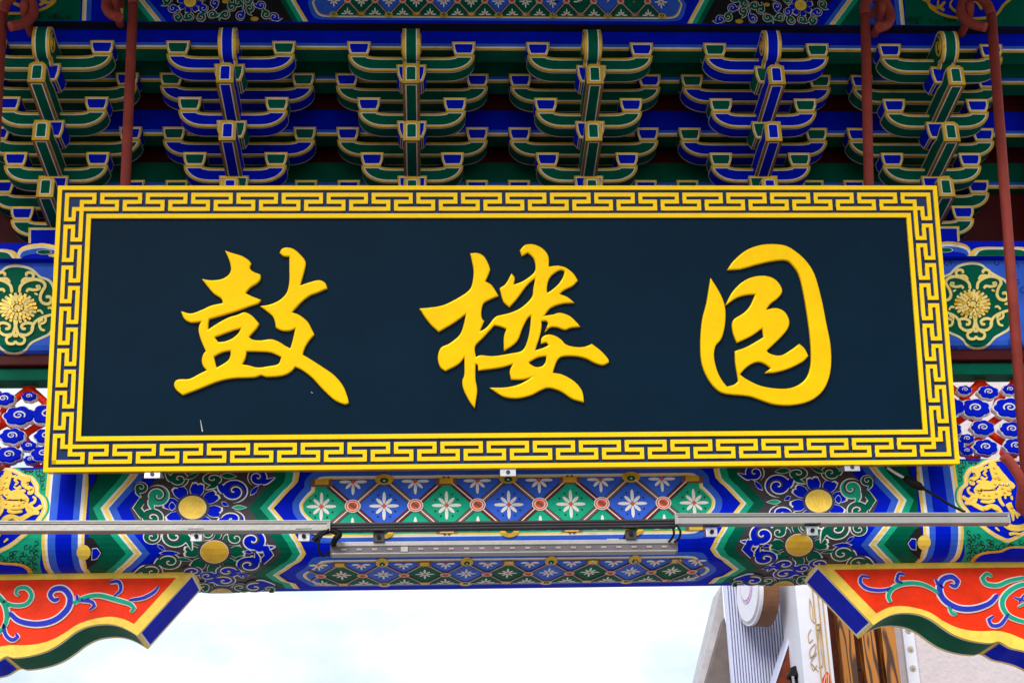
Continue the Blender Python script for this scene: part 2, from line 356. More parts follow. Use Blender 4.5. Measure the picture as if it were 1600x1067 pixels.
for mir in (None, XC):
    # stripes either side of the dragon panel
    D = Dec(LB, False, mir); xs = [LB.hit(p, 775)[0] for p in (71, 76, 80, 92, 117, 127, 132, 137)]; SE = LB.s[-1]-.001
    for a, b, m in zip(xs, xs[1:], ['Y', 'W', 'b', 'B', 'b', 'W', 'Y']): D.poly([(a, .002), (b, .002), (b, SE), (a, SE)], m, 1)
    D.build('stripe_band', beam)
    # outer chevrons
    D = Dec(LB, True, mir)
    xL = shift(ZZ1, 0)
    D.poly([(139, y) for x, y in ZZ1]+ZZ1[::-1], 'G', 1)
    band(D, ZZ1, -12, 0, 'g', 2); band(D, ZZ1, 0, 5, 'W', 3); band(D, ZZ1, 4.5, 10, 'Y', 4); band(D, ZZ1, 9.5, 13, 'W', 3)
    band(D, ZZ1, 12.5, 26, 'b', 2); band(D, ZZ1, 25.5, 46, 'B', 3)
    D.poly([(138, 737), (153, 737), (151, 752), (139, 772)], 'k', 5); D.poly([(139, 740), (151, 740), (148, 752), (140, 765)], 'B', 6)
    D.poly([(134, 838), (146, 842), (160, 862), (150, 878), (136, 888)], 'k', 5, True); D.poly([(144, 856), (152, 855), (158, 863), (152, 872), (143, 874)], 'W', 6, True)
    D.poly([(144.5, 857), (151.5, 856), (157, 863), (151.5, 871), (144, 873)], 'B', 7, True)
    D.poly(ell(131, 862, 11, 11.5), 'Y', 8)
    D.build('chevron_band', beam)
    # inner chevrons
    D = Dec(LB, True, mir)
    band(D, ZZ2, -30, -11, 'G', 3); band(D, ZZ2, -12, 0, 'g', 4); band(D, ZZ2, 0, 4.5, 'W', 5); band(D, ZZ2, 4, 9.5, 'Y', 6)
    D.build('chevron_band', beam)
    # scroll field with its three bosses
    D = Dec(LB, True, mir)
    D.poly(shift(ZZ1, 45)+shift(ZZ2, -29)[::-1], 'K', 1)
    rosette(D, Z1(760, 258), 21, .84, 'B', 4)
    rosette(D, Z1(912, 560), 21.5, .78, 'G', 4, disc='gold', a0=0)
    rosette(D, (346, 926), 17, .5, 'G', 4, disc='gold', n=6, a0=-pi/2)
    for x, y, sz, ro, fl, co, sy in [
        (520, 175, 13, 2.2, 1, 'g', .9), (1050, 145, 15, 3.4, -1, 'B', .85), (480, 330, 13, 3.6, -1, 'G', .8), (1035, 340, 14, 2.8, 1, 'B', .7),
        (665, 62, 11, 3.3, -1, 'G', .8), (1210, 50, 11, .5, 1, 'B', .9), (905, 60, 12, 1.5, -1, 'G', .6), (400, 120, 8, 2, 1, 'G', .8),
        (640, 455, 15, .3, -1, 'G', .8), (480, 460, 10, 4, 1, 'G', .8), (1175, 485, 15, .8, 1, 'B', .8), (1060, 470, 10, 4, -1, 'G', .8),
        (600, 625, 13, 3, 1, 'G', .65), (1150, 645, 14, 5.5, 1, 'B', .6), (1000, 690, 13, .2, -1, 'B', .5), (760, 690, 11, 2.5, 1, 'B', .5),
        (980, 755, 13, 3.4, 1, 'B', .45), (1190, 800, 13, 5.6, -1, 'B', .45), (480, 690, 12, 3.4, 1, 'G', .6), (1090, 800, 9, 1, 1, 'G', .45),
        (860, 720, 9, 0, 1, 'B', .5), (830, 790, 9, 1, -1, 'G', .45), (1290, 810, 8, 1, -1, 'G', .4), (700, 800, 10, 2, -1, 'B', .4),
        (860, 440, 9, 4.6, 1, 'G', .8)]:
        comma(D, Z1(x, y), sz, ro, fl, co, 5, sy)
    for x, y, l, w, ro, co, sy in [(1085, 258, 11, 3.2, 0, 'g', 1), (985, 235, 6, 3, .5, 'B', 1), (1190, 140, 10, 3.5, -.9, 'B', .9), (600, 568, 15, 3.6, 0, 'B', .9),
                                   (1010, 40, 12, 5, .1, 'G', .8), (545, 530, 8, 3, .7, 'B', .8), (1110, 710, 10, 3, .3, 'B', .6), (620, 250, 5, 6, 0, 'B', 1),
                                   (760, 40, 12, 4, -.5, 'G', .8), (700, 610, 12, 4, .2, 'G', .6), (1080, 600, 9, 3, -.6, 'G', .7), (1150, 560, 6, 3, .2, 'B', .8)]:
        leaf(D, Z1(x, y), l, w, ro, co, 5, sy)
    for pts in ([(405, 175), (345, 262), (400, 340)], [(425, 235), (405, 265), (425, 285)], [(1280, 505), (1325, 580), (1255, 640)], [(1240, 550), (1258, 580), (1225, 610)]):
        D.stroke([Z1(*p) for p in pts], 1.3, 'W', 7, sm=False)
    D.poly([Z1(*p) for p in [(405, 190), (352, 262), (398, 330), (412, 300), (405, 265), (428, 225)]], 'G', 6)
    D.poly([Z1(*p) for p in [(1275, 515), (1318, 580), (1258, 630), (1235, 615), (1262, 580), (1245, 545)]], 'B', 6)
    D.build('scroll_field', beam)
def ZD(x, y): return (1485+x/6.278, 710+y/6.278)
CAR = [(60, 405), (78, 335), (128, 285), (130, 210), (180, 130), (262, 102), (330, 60), (440, 30), (560, 22)]
CARB = [(500, 842), (400, 790), (300, 715), (205, 640), (120, 540), (72, 470)]
for mir in (None, XC):                        # green ground, gold cartouche and gold dragon at either end
    D = Dec(LB, True, mir); cx, cy = 560, 435
    half = CAR[:-1]; hb = CARB
    loop = half+[(560, 22)]+[(2*cx-x, y) for x, y in half[::-1]]+[(2*cx-x, y) for x, y in hb[::-1]]+[(560, 862)]+hb
    def sc(k): return [ZD(cx+(x-cx)*k, cy+(y-cy)*k) for x, y in loop]
    D.poly([ZD(*p) for p in [(4, 130), (30, 300), (70, 560), (110, 700), (135, 850), (140, 960), (95, 1060), (95, 1300), (1300, 1300), (1300, 100), (4, 60)]], 'g', .4)
    D.poly(sc(1.04), 'g', 2.5, True); D.poly(sc(1), 'Y', 4, True); D.poly(sc(.965), 'W', 5, True); D.poly(sc(.945), 'Y', 6, True); D.poly(sc(.90), 'B', 7, True)
    rr_ = random.Random(3)
    for gx in range(0, 1100, 46):
        for gy in range(20, 1200, 44):
            x, y = gx+rr_.uniform(-10, 10), gy+rr_.uniform(-10, 10)
            if hypot((x-cx)/520, (y-cy)/430) < 1.0: continue
            if x < (78 if y < 300 else 165): continue
            a0 = rr_.uniform(0, 6)
            D.stroke([ZD(*q) for q in spiral(x, y, 27, 6, a0, .95, 11)], 1.5, 'k', 2, sm=False, w2=.8)
    D.poly([ZD(*p) for p in smooth([(190, 1040), (215, 1000), (270, 962), (360, 940), (480, 930), (560, 898), (660, 890), (760, 898), (840, 930), (960, 945), (1080, 1000), (1120, 1040)], False, 4, 60)], 'gold', 4)
    D.poly([ZD(*p) for p in smooth([(235, 1040), (255, 1010), (300, 978), (380, 960), (495, 950), (570, 918), (660, 910), (750, 918), (825, 950), (940, 963), (1040, 1010), (1070, 1040)], False, 4, 60)], 'B', 5)
    D.build('roundel_ground', beam)
    D = Dec(LB, True, mir)
    for pts, w, w2 in [([(400, 80), (425, 170), (445, 250), (400, 305), (310, 312), (262, 352), (292, 398), (390, 402), (470, 385), (500, 340)], 78, 80), ([(420, 120), (470, 200), (520, 270), (540, 330)], 70, 120),
                       ([(470, 300), (560, 310), (600, 350)], 120, 90), ([(500, 380), (590, 390)], 50, 40), ([(205, 155), (250, 165), (265, 205), (225, 240), (190, 250), (200, 285), (235, 290)], 55, 34), ([(265, 170), (320, 140), (345, 165), (320, 190), (350, 215)], 34, 16),
                       ([(330, 130), (370, 130), (385, 100), (370, 80)], 26, 14), ([(290, 225), (330, 245), (360, 225)], 30, 14), ([(250, 270), (330, 268), (380, 272)], 34, 14), ([(110, 412), (150, 440), (190, 440), (215, 395), (180, 380), (165, 345), (190, 325)], 36, 20),
                       ([(135, 478), (200, 480), (255, 508), (320, 535), (390, 512), (450, 530), (490, 590), (540, 690), (640, 722), (760, 690), (840, 600)], 38, 62), ([(200, 400), (240, 430), (215, 480)], 40, 50), ([(290, 462), (370, 468), (430, 452)], 26, 34),
                       ([(468, 400), (485, 460), (520, 510)], 34, 26), ([(560, 480), (580, 520), (600, 560), (640, 580), (680, 602)], 66, 16), ([(590, 540), (605, 600), (612, 655)], 40, 18), ([(600, 540), (640, 590), (655, 630)], 34, 14), ([(530, 395), (535, 440)], 24, 14), ([(590, 410), (602, 452)], 26, 14),
                       ([(570, 778), (620, 770), (684, 775)], 30, 16), ([(435, 715), (475, 748)], 22, 12), ([(575, 88), (615, 130), (640, 190)], 26, 18), ([(600, 130), (660, 125), (720, 130), (780, 180)], 26, 30), ([(780, 180), (860, 240), (900, 330), (850, 420)], 60, 40), ([(850, 420), (930, 450), (980, 420)], 36, 14), ([(860, 240), (950, 240), (980, 200)], 34, 12), ([(640, 260), (700, 280), (760, 330)], 50, 20)]:
        D.stroke([ZD(*p) for p in pts], w/6.278, 'Y', 8, w2=w2/6.278, h=.004)
    # engraved scales along the body
    for bx, by in [(300, 335), (275, 370), (320, 395), (370, 398), (430, 290), (420, 340), (440, 380), (480, 290), (500, 330), (540, 300), (560, 350), (520, 370), (420, 130), (440, 180), (460, 220), (430, 230), (390, 520), (330, 540), (450, 545), (470, 240), (590, 330), (230, 200), (590, 520)]:
        D.stroke([ZD(*q) for q in spiral(bx, by, 13, 9, .3, .5, 6)], 1.0, 'gold', 9, sm=False, h=.0064)
    for ex in (505, 556): D.poly([ZD(*q) for q in ell(ex, 297, 15, 12, 10)], 'W', 24); D.poly([ZD(*q) for q in ell(ex+3, 299, 5, 5, 8)], 'k', 26)
    D.build('dragon', beam)

def flower(D, x, s, r, lay, rs=1.0):
    for i in range(8):
        a = i*pi/4; l = r if i % 2 == 0 else r*.72; wd = r*.13
        D.poly(ell(x+cos(a)*l*.58, s+sin(a)*l*.58*rs, l*.44, wd, 12, a), 'W', lay)
        if i % 2: 
            for e in (-.28, .28): D.poly(ell(x+cos(a+e)*r*.92, s+sin(a+e)*r*.92*rs, r*.075, r*.075, 8), 'k', lay)
    D.poly(ell(x, s, r*.14, r*.14, 10), 'orange', lay+1)
def lozenges(name, surf, outline, s0, hh, pitch, n, nodes, end_col, edge, cols, parent, lay=5):
    """diagonal bars, rings and flowers inside a cartouche; outline is a list of (x, s) already mapped"""
    D = Dec(surf, False)
    def grow(k, ks): 
        cxx = XC; return [(cxx+(x-cxx)+math.copysign(k, x-cxx)*(1 if abs(x-cxx) > .02 else 0), s0+(s-s0)*ks) for x, s in outline]
    D.poly(grow(edge*3.4, 1+edge*2.7/hh), cols[2], lay-4); D.poly(grow(edge*1.15, 1+edge*1.1/hh), 'W', lay-3); D.poly(grow(edge*.55, 1+edge*.5/hh), cols[3], lay-2)
    D.poly(outline, end_col, lay-1)
    for j in range(nodes):                     # nodes run symmetrically
        xn = XC+(j-(nodes-1)/2)*pitch
        la = lb = pitch/2*.94
        if nodes >= n and j == 0: la *= .25
        if nodes >= n and j == nodes-1: lb *= .25
        ea, eb_ = (1 if la > pitch*.3 else .75), (1 if lb > pitch*.3 else .75)
        for sg, cc in ((-1, cols[0]), (1, cols[1])): D.poly([(xn-la, s0+sg*hh*ea), (xn+lb, s0+sg*hh*eb_), (xn, s0)], cc, lay)
    for k in range(n):
        xk = XC+(k-(n-1)/2)*pitch; odd = (k-(n-1)//2) % 2
        c = cols[0] if (odd == 0) == (cols[4] == 0) else cols[1]
        a, b = pitch/2, hh
        if not (k in (0, n-1) and nodes < n): D.poly([(xk-a, s0), (xk, s0-b), (xk+a, s0), (xk, s0+b)], c, lay+.5)
        g = (odd == 0) == (cols[4] == 0)
        for sg in (-1, 1):
            if g: 
                D.poly(ell(xk, s0+sg*b*.97, pitch*.15, b*.2, 16), 'gold', lay+5); D.poly(ell(xk, s0+sg*b*.93, pitch*.07, b*.1, 12), 'G', lay+6); D.poly(ell(xk, s0+sg*b*.92, pitch*.02, b*.03, 8), 'W', lay+7)
            else:
                D.poly([(xk-pitch*.17, s0+sg*b*.72), (xk+pitch*.17, s0+sg*b*.72), (xk+pitch*.17, s0+sg*b), (xk-pitch*.17, s0+sg*b)], 'brown', lay+4)
                D.poly([(xk-pitch*.11, s0+sg*b*.80), (xk+pitch*.11, s0+sg*b*.80), (xk+pitch*.11, s0+sg*b), (xk-pitch*.11, s0+sg*b)], 'gold', lay+5)
    for j in range(nodes):
        xn = XC+(j-(nodes-1)/2)*pitch; jj = j-(nodes-1)/2
        for sx, sy in ((1, -1), (1, 1), (-1, -1), (-1, 1)):
            k = jj+sx*.5; 
            if n % 2 == 0: k += .5
            e = 1.0
            if nodes < n and ((j == 0 and sx < 0) or (j == nodes-1 and sx > 0)): e = .82
            if nodes >= n and ((j == 0 and sx < 0) or (j == nodes-1 and sx > 0)): e = .5
            red = ((sx*sy < 0) == (int(round(jj-.5)) % 2 == 0))
            w = pitch*.078
            D.stroke([(xn, s0), (xn+sx*pitch/2*e, s0+sy*hh*e)], w*1.25, 'k', lay+1, sm=False, cap=False)
            D.stroke([(xn, s0), (xn+sx*pitch/2*e, s0+sy*hh*e)], w, 'dred' if red else 'brown', lay+2, sm=False, cap=False)
            D.stroke([(xn, s0), (xn+sx*pitch/2*e, s0+sy*hh*e)], w*.2, 'W', lay+3, sm=False, cap=False)
        for r, m, q in ((.128, 'W', 6), (.112, 'orange', 7), (.09, 'W', 8), (.075, 'orange', 9)): D.poly(ell(xn, s0, pitch*r, pitch*r*.85*max(1, hh/(pitch*.53)), 22), m, lay+q)
        D.stroke([(xn-pitch*.05, s0-pitch*.03), (xn+pitch*.05, s0+pitch*.03)], pitch*.05, 'brown', lay+10, sm=False, cap=False)
    po = D.build(name, parent)
    D = None
    fl = []; rs = max(1, hh/(pitch*.53))
    for k in range(n): fl.append((XC+(k-(n-1)/2)*pitch, s0, pitch*.235, 1))
    for j in range(nodes):
        xn = XC+(j-(nodes-1)/2)*pitch
        for sg in (-1, 1): fl.append((xn, s0+sg*hh*.9, pitch*.22, .8))
    for x, s, r, q in fl:
        D = Dec(surf, False)
        for i in range(8):
            a = i*pi/4; l = r if i % 2 == 0 else r*.74; wd = r*.12
            if abs(s-s0) > hh*.5 and (sin(a)*(s-s0) > .1*abs(s-s0)): continue
            D.poly([(x+ax, s+ay*rs) for ax, ay in ell(cos(a)*l*.58, sin(a)*l*.58, l*.44, wd, 10, a)], 'W', lay+2)
            if i % 2 and abs(s-s0) < hh*.5:
                for e in (-.3, .3): D.poly(ell(x+cos(a+e)*r*.86, s+sin(a+e)*r*.86*rs, r*.07, r*.07*rs, 7), 'k', lay+2)
        D.poly(ell(x, s, r*.13, r*.13*rs, 9), 'orange', lay+3)
        D.build('flower', po)
def mirror_outline(left): return left+[(2*XC-x, s) for x, s in left[::-1]]
sF = LB.hit(792, 791)[1]; hF = .142
Lf = smooth([LB.hit(*p) for p in [(520, 749), (506, 750), (498, 755), (493, 760), (492, 768), (484, 775), (475, 785), (473.5, 791), (476, 800), (485, 809), (493, 815), (494, 824), (500, 830), (508, 833.5), (520, 834.5)]], False, 4, 40)
sF = (min(p[1] for p in Lf)+max(p[1] for p in Lf))/2; hF = (max(p[1] for p in Lf)-min(p[1] for p in Lf))/2
lozenges('lozenge_panel', LB, mirror_outline(Lf), sF, hF, .2683, 7, 6, 'g', .0135, ('b', 'g', 'b', 'Y', 0), beam)
Lu = smooth([LB.hit(*p) for p in [(520, 878), (508, 879), (501, 883), (494, 889), (483, 894), (479, 898), (483, 903), (492, 907), (500, 911), (508, 912.6), (520, 912.8)]], False, 4, 40)
sU = (min(p[1] for p in Lu)+max(p[1] for p in Lu))/2; hU = (max(p[1] for p in Lu)-min(p[1] for p in Lu))/2
lozenges('lozenge_panel', LB, mirror_outline(Lu), sU, hU, .182, 9, 10, 'b', .014, ('b', 'G', 'b', 'gold', 1), beam)

# ================================================================== openwork cloud panel
YCP = 6.86
cp = thing('cloud_panel', 'openwork panel of carved blue clouds with white edges on red ribs', 'panel', (XC, YCP, 3.85))
PLN = Surf([(YCP-.03, 4.36), (YCP-.03, 3.83)])
zt = at_Y(35, 601, YCP).z
def hbar(name, zc, h, d, y, m, parent): return boxo(name, (XC, y, zc), (5.5, d, h), m, parent, .006)
hbar('bottom_rail', 3.863, .02, .16, YCP+.02, 'maroon', cp)
hbar('top_rail', zt+.03, .06, .1, YCP, 'G', cp); hbar('upper_rail', zt+.095, .06, .14, YCP-.005, 'maroon', cp)
def cloud_pts(r, seed):
    rr = random.Random(seed); o = []; n = 7
    for i in range(n*5):
        a = 2*pi*i/(n*5); k = 1+.16*abs(sin(a*n/2+rr.random()*.1))-.06
        o.append((r*k*cos(a)*1.18, r*k*.78*sin(a)))
    return o
MCP = lambda x, z, y: Matrix.Translation((x, y, z)) @ Matrix.Rotation(pi/2, 4, 'X')
cl = [(75, 82, 40), (203, 92, 58), (130, 182, 82), (316, 176, 88), (170, 285, 66), (325, 292, 66), (188, 385, 68), (345, 382, 66), (88, 340, 42), (85, 408, 36), (318, 78, 42), (388, 88, 52), (410, 235, 50), (420, 330, 46), (430, 400, 40)]
cl += [(x-330, y, r) for x, y, r in cl[1:10] if x-330 > -260]
seed = 0
for side in (0, 1):
    for x, y, r in cl:
        seed += 1
        px, py = 1480+x/3.44, 590+y/3.44+2
        p = at_Y(px, py, YCP); rad = r/3.44/345*.86
        X = p.x if side == 0 else 2*XC-p.x
        Z = min(max(p.z, 3.885+rad*.62), zt-rad*.7)
        if side and abs(X-XC) > 2.45: continue
        yo = YCP-.03-random.uniform(0, .02)
        c = relief('cloud', [cloud_pts(rad, seed)], MCP(X, Z, yo), 'W', .012, .006, cp)
        q = relief('cloud_face', [[(a*.9, b*.9) for a, b in cloud_pts(rad, seed)]], MCP(X, Z, yo-.011), 'B', .008, .006, c)
        fl = 1 if side == 0 else -1
        DD = Dec(Surf([(yo-.0252, Z+.3), (yo-.0252, Z-.3)]), False)
        sp = [(X+a*fl, .3+b) for a, b in spiral(0, 0, rad*.5, rad*.06, 2.6, 1.5, 22, .7)]
        DD.stroke(sp, rad*.12, 'W', 1, sm=False, w2=rad*.07, h=.003)
        DD.build('swirl', c)
for i in range(26):
    s_ = i % 2; X = XC+(1.78+.085*(i//2) if s_ else -1.78-.085*(i//2))
    if abs(X-XC) > 2.7: continue
    tl = .07*(1 if i % 4 < 2 else -1)
    bm = bmesh.new(); add_tube(bm, curve3([(X-tl, YCP+.03, 3.86), (X+tl, YCP+.03, 3.97), (X-tl*.6, YCP+.03, 4.09), (X+tl, YCP+.03, 4.2), (X-tl, YCP+.03, zt+.02)], 5), .018, 7)
    link('red_rib', bm_mesh(bm, 'red_rib', ['red']), cp)
for X in (XC-2.72, XC+2.72, XC-1.6, XC+1.6): boxo('stile', (X, YCP, (3.86+zt)/2), (.06, .09, zt-3.86), 'red', cp)

# ================================================================== upper beam with gold medallions
YU = 6.75
zu0, zu1 = at_Y(35, 549, YU).z, at_Y(35, 411, YU).z
yuk = 7.15; rU = .03
UB = Surf([(YU, zu1), (YU, zu0+rU), (YU+rU*.3, zu0+rU*.3), (YU+rU, zu0), (yuk, zu0)])
ub = thing('medallion_beam', 'blue painted beam with green and gold flower medallions behind the name board', 'beam', (XC, YU, zu0))
sweep(UB, X0, X1, 'beam_core', ['b'], ub, [(yuk, zu1)])
def Z5(x, y): return (x/4.85, 380+y/4.85)
MED = [(120, 163), (190, 172), (240, 190), (280, 222), (310, 250), (370, 272), (405, 310), (425, 380), (432, 470), (430, 560), (420, 630), (385, 690), (330, 720), (260, 752), (225, 780), (190, 822), (120, 845), (50, 835), (0, 800), (-40, 760), (-100, 728), (-160, 690), (-185, 620), (-192, 500), (-180, 380), (-150, 310), (-90, 272), (-40, 245), (0, 215), (50, 175)]
SCR = [  # gold scrollwork, right half about x = 122
    ([(150, 380), (160, 330), (205, 295), (270, 280), (325, 295), (345, 330), (320, 375), (308, 420), (325, 455), (370, 465), (395, 435), (375, 410), (350, 415)], 22),
    ([(165, 305), (190, 275), (245, 275), (260, 245), (235, 228), (205, 235), (205, 255)], 20),
    ([(205, 375), (220, 355), (260, 360), (300, 350), (300, 330), (275, 335)], 20), ([(265, 385), (290, 395)], 14),
    ([(130, 580), (120, 640), (100, 700)], 24), ([(135, 690), (200, 700), (245, 670), (250, 620), (210, 608), (170, 625), (175, 650), (200, 652)], 21),
    ([(240, 660), (270, 600), (330, 565), (400, 545)], 20), ([(350, 560), (345, 600), (300, 620), (305, 590), (330, 585)], 18), ([(300, 620), (315, 655), (345, 665)], 18),
    ([(330, 540), (310, 515), (285, 520)], 16), ([(365, 500), (385, 490), (395, 505)], 16), ([(150, 700), (190, 725), (180, 760), (140, 765), (120, 745)], 20), ([(110, 715), (120, 690)], 20)]
for mir in (None, XC):
    D = Dec(UB, True, mir)
    C_ = (122, 500)
    def sm(k): return [Z5(C_[0]+(x-C_[0])*k, C_[1]+(y-C_[1])*k) for x, y in MED]
    D.poly(sm(1.0), 'cream', 3, True); D.poly(sm(.965), 'W', 4, True); D.poly(sm(.94), 'G', 5, True)
    for i in range(60):
        x, y = random.uniform(-300, 560), random.uniform(160, 850)
        if hypot((x-122)/310, (y-500)/345) < 1.03: continue
        D.stroke([Z5(*q) for q in spiral(x, y, random.uniform(26, 44), 8, random.uniform(0, 6), 1.1, 10, 1)], 1.1, 'k', 2, sm=False)
    x0_ = Z5(-40, 900)[0]
    D.poly([(-10, 574), (0, 569), (18, 564), (36, 567), (52, 574), (58, 578), (-12, 580)], 'bronze', 3); D.poly([(-3, 577), (4, 571), (18, 567.5), (34, 570), (48, 576), (50, 579), (-5, 580)], 'G', 4)
    D.build('medallion_ground', ub)
    D = Dec(UB, True, mir)
    for pts, w in SCR:
        for fx in (1, -1):
            q = [Z5(122+fx*(x-122), y) for x, y in pts]
            D.stroke(q, w*1.02/4.85, 'cream', 6, h=.006)
    for ring_, (n_, r_, rz_) in enumerate([(22, 138, 44), (19, 112, 42), (15, 82, 40), (9, 46, 36)]):
        for i in range(n_):
            a = 2*pi*i/n_+ring_*.4; p = (122+18+r_*1.05*cos(a), 495+r_*.82*sin(a))
            D.stroke([Z5(140+(p[0]-140)*.62, 495+(p[1]-495)*.62), Z5(*p)], rz_/4.85, 'cream' if (i+ring_) % 3 else 'gold', 7+ring_*2, h=.005+.003*ring_, sm=False, w2=rz_/4.85*.8)
    D.poly([Z5(140+a, 495+b) for a, b in ell(0, 0, 24, 20)], 'cream', 30)
    D.build('flower_relief', ub)
    D = Dec(UB, True, mir)
    for a, b, m in [(-68, -64, 'cream'), (-72, -68, 'W')]: pass
    D.build('edge_line', ub) if D.bm.verts else D.bm.free()

# ledge board with painted waves
YL = 6.71
zl0, zl1 = zu1+.002, at_Y(35, 380, YL).z
LS = Surf([(YL, zl1), (YL, zl0)])
lg = thing('wave_ledge_board', 'narrow ledge board painted with blue and green waves under the bracket sets', 'board', (XC, YL, zl0))
sweep(LS, X0, X1, 'board_core', ['B'], lg, [(7.3, zl0), (7.3, zl1)])
H_ = zl1-zl0
D = Dec(LS, False)
per = .34
for i in range(-8, 9):
    x = XC+i*per
    if i % 2 == 0:
        wv = [(x-per*.55, H_*.98), (x-per*.5, H_*.35), (x-per*.25, H_*.12), (x, H_*.3), (x+per*.25, H_*.12), (x+per*.5, H_*.35), (x+per*.55, H_*.98)]
        D.stroke(wv, .016, 'gold', 2); D.stroke([(a, b+.012) for a, b in wv], .012, 'W', 3); D.stroke([(a, b+.03) for a, b in wv], .028, 'b', 2.5)
        D.poly(ell(x, H_*.82, .05, H_*.12), 'Y', 6)
        for sg in (-1, 1): D.poly(ell(x+sg*.07, H_*.6, .035, H_*.16), 'W', 5); D.poly(ell(x+sg*.07, H_*.6, .031, H_*.14), 'G', 6)
    else:
        D.poly([(x-per*.5, H_*.99), (x-per*.35, H_*.45), (x, H_*.4), (x+per*.35, H_*.45), (x+per*.5, H_*.99)], 'Y', 3, True, corner=40)
        D.poly([(x-per*.42, H_*.99), (x-per*.3, H_*.56), (x, H_*.5), (x+per*.3, H_*.56), (x+per*.42, H_*.99)], 'W', 4, True, corner=40)
        D.poly([(x-per*.38, H_*.99), (x-per*.28, H_*.62), (x, H_*.57), (x+per*.28, H_*.62), (x+per*.38, H_*.99)], 'G', 5, True, corner=40)
D.build('wave_pattern', lg)

# ================================================================== bracket sets
def outline_faces(bm, faces, g, w, mg, mw, mc):
    faces = [f for f in faces if f.is_valid]
    for f in faces: f.material_index = mc
    r = bmesh.ops.inset_region(bm, faces=faces, thickness=g, use_even_offset=True, use_boundary=True)
    for f in r['faces']: f.material_index = mg
    r = bmesh.ops.inset_region(bm, faces=faces, thickness=w, use_even_offset=True, use_boundary=True)
    for f in r['faces']: f.material_index = mw
def prism(pts, t, axis='y'):
    """extrude a (u, z) outline by t; returns bm, front face, back face, side faces"""
    bm = bmesh.new()
    mk = (lambda u, z, d: (u, d, z)) if axis == 'y' else (lambda u, z, d: (d, u, z))
    a = [bm.verts.new(mk(u, z, -t/2)) for u, z in pts]; b = [bm.verts.new(mk(u, z, t/2)) for u, z in pts]; n = len(pts)
    fa = bm.faces.new(a); fb = bm.faces.new(b[::-1]); sd = [bm.faces.new((a[i], b[i], b[(i+1) % n], a[(i+1) % n])) for i in range(n)]
    bmesh.ops.recalc_face_normals(bm, faces=bm.faces[:]); bm.normal_update()
    return bm, fa, fb, sd
def arc(cx, cz, rx, rz, a0, a1, n=6): return [(cx+rx*cos(a0+(a1-a0)*i/n), cz+rz*sin(a0+(a1-a0)*i/n)) for i in range(n+1)]
TH, HE = .092, .094
def arm_mesh(hl, col, he=HE, hc=.08):
    right = [(0, 0)]+arc(hl-.125, he, .125, he, -pi/2, 0, 7)+[(hl-.09, he)]+arc(hl-.15, he-.002, .06, he-hc-.002, 0, -pi/2, 3)
    pts = right+[(-x, z) for x, z in right[::-1]]
    q = []
    for p in pts:
        if not q or hypot(p[0]-q[-1][0], p[1]-q[-1][1]) > 1e-5: q.append(p)
    if hypot(q[0][0]-q[-1][0], q[0][1]-q[-1][1]) < 1e-5: q.pop()
    bm, fa, fb, sd = prism(q, TH)
    bot = [f for f in sd if f.normal.z < -.05]
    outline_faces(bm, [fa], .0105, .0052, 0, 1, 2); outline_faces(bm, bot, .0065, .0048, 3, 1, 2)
    return bm_mesh(bm, 'arm', ['gold', 'W', col, 'bronze'])
def block_mesh(w, h, d, col):
    pts = [(-w*.37, 0), (w*.37, 0), (w*.47, h*.42), (w*.5, h), (-w*.5, h), (-w*.47, h*.42)]
    bm, fa, fb, sd = prism(pts, d)
    for v in bm.verts:                          # the flanks taper too
        k = .78 if v.co.z < h*.1 else .95 if v.co.z < h*.6 else 1
        v.co.y *= k
    bm.normal_update()
    outline_faces(bm, [fa], .0075, .0042, 0, 1, 2)
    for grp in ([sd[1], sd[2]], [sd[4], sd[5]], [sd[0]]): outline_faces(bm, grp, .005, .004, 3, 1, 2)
    return bm_mesh(bm, 'block', ['gold', 'W', col, 'bronze'])
def nose_mesh(ln, col, w=.078, h=.098, rise=.04):
    sec = [(.12, 0, h), (-ln+.16, rise*.7, rise+h*.86), (-ln+.09, rise*.85, rise+h*.76), (-ln+.045, rise*.95, rise+h*.97), (-ln+.018, rise, rise+h), (-ln, rise+.002, rise+h-.004)]
    bm = bmesh.new(); rg = []
    for y, z0, z1 in sec:
        rg.append([bm.verts.new((x*w, y, z)) for x, z in ((-.5, z0), (.5, z0), (.5, z1), (.27, z1+.014), (-.27, z1+.014), (-.5, z1))])
    bot = []; sl = []; sr = []
    for A, B in zip(rg, rg[1:]):
        for k in range(6):
            f = bm.faces.new((A[k], A[(k+1) % 6], B[(k+1) % 6], B[k]))
            if k == 0: bot.append(f)
            if k == 1: sl.append(f)
            if k == 5: sr.append(f)
    tip = bm.faces.new(rg[-1]); bm.faces.new(rg[0][::-1])
    bmesh.ops.recalc_face_normals(bm, faces=bm.faces[:]); bm.normal_update()
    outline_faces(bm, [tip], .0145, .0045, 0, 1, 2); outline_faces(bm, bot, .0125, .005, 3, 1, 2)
    outline_faces(bm, sl, .007, .004, 0, 1, 2); outline_faces(bm, sr, .007, .004, 0, 1, 2)
    return bm_mesh(bm, 'nose', ['gold', 'W', col, 'bronze'])
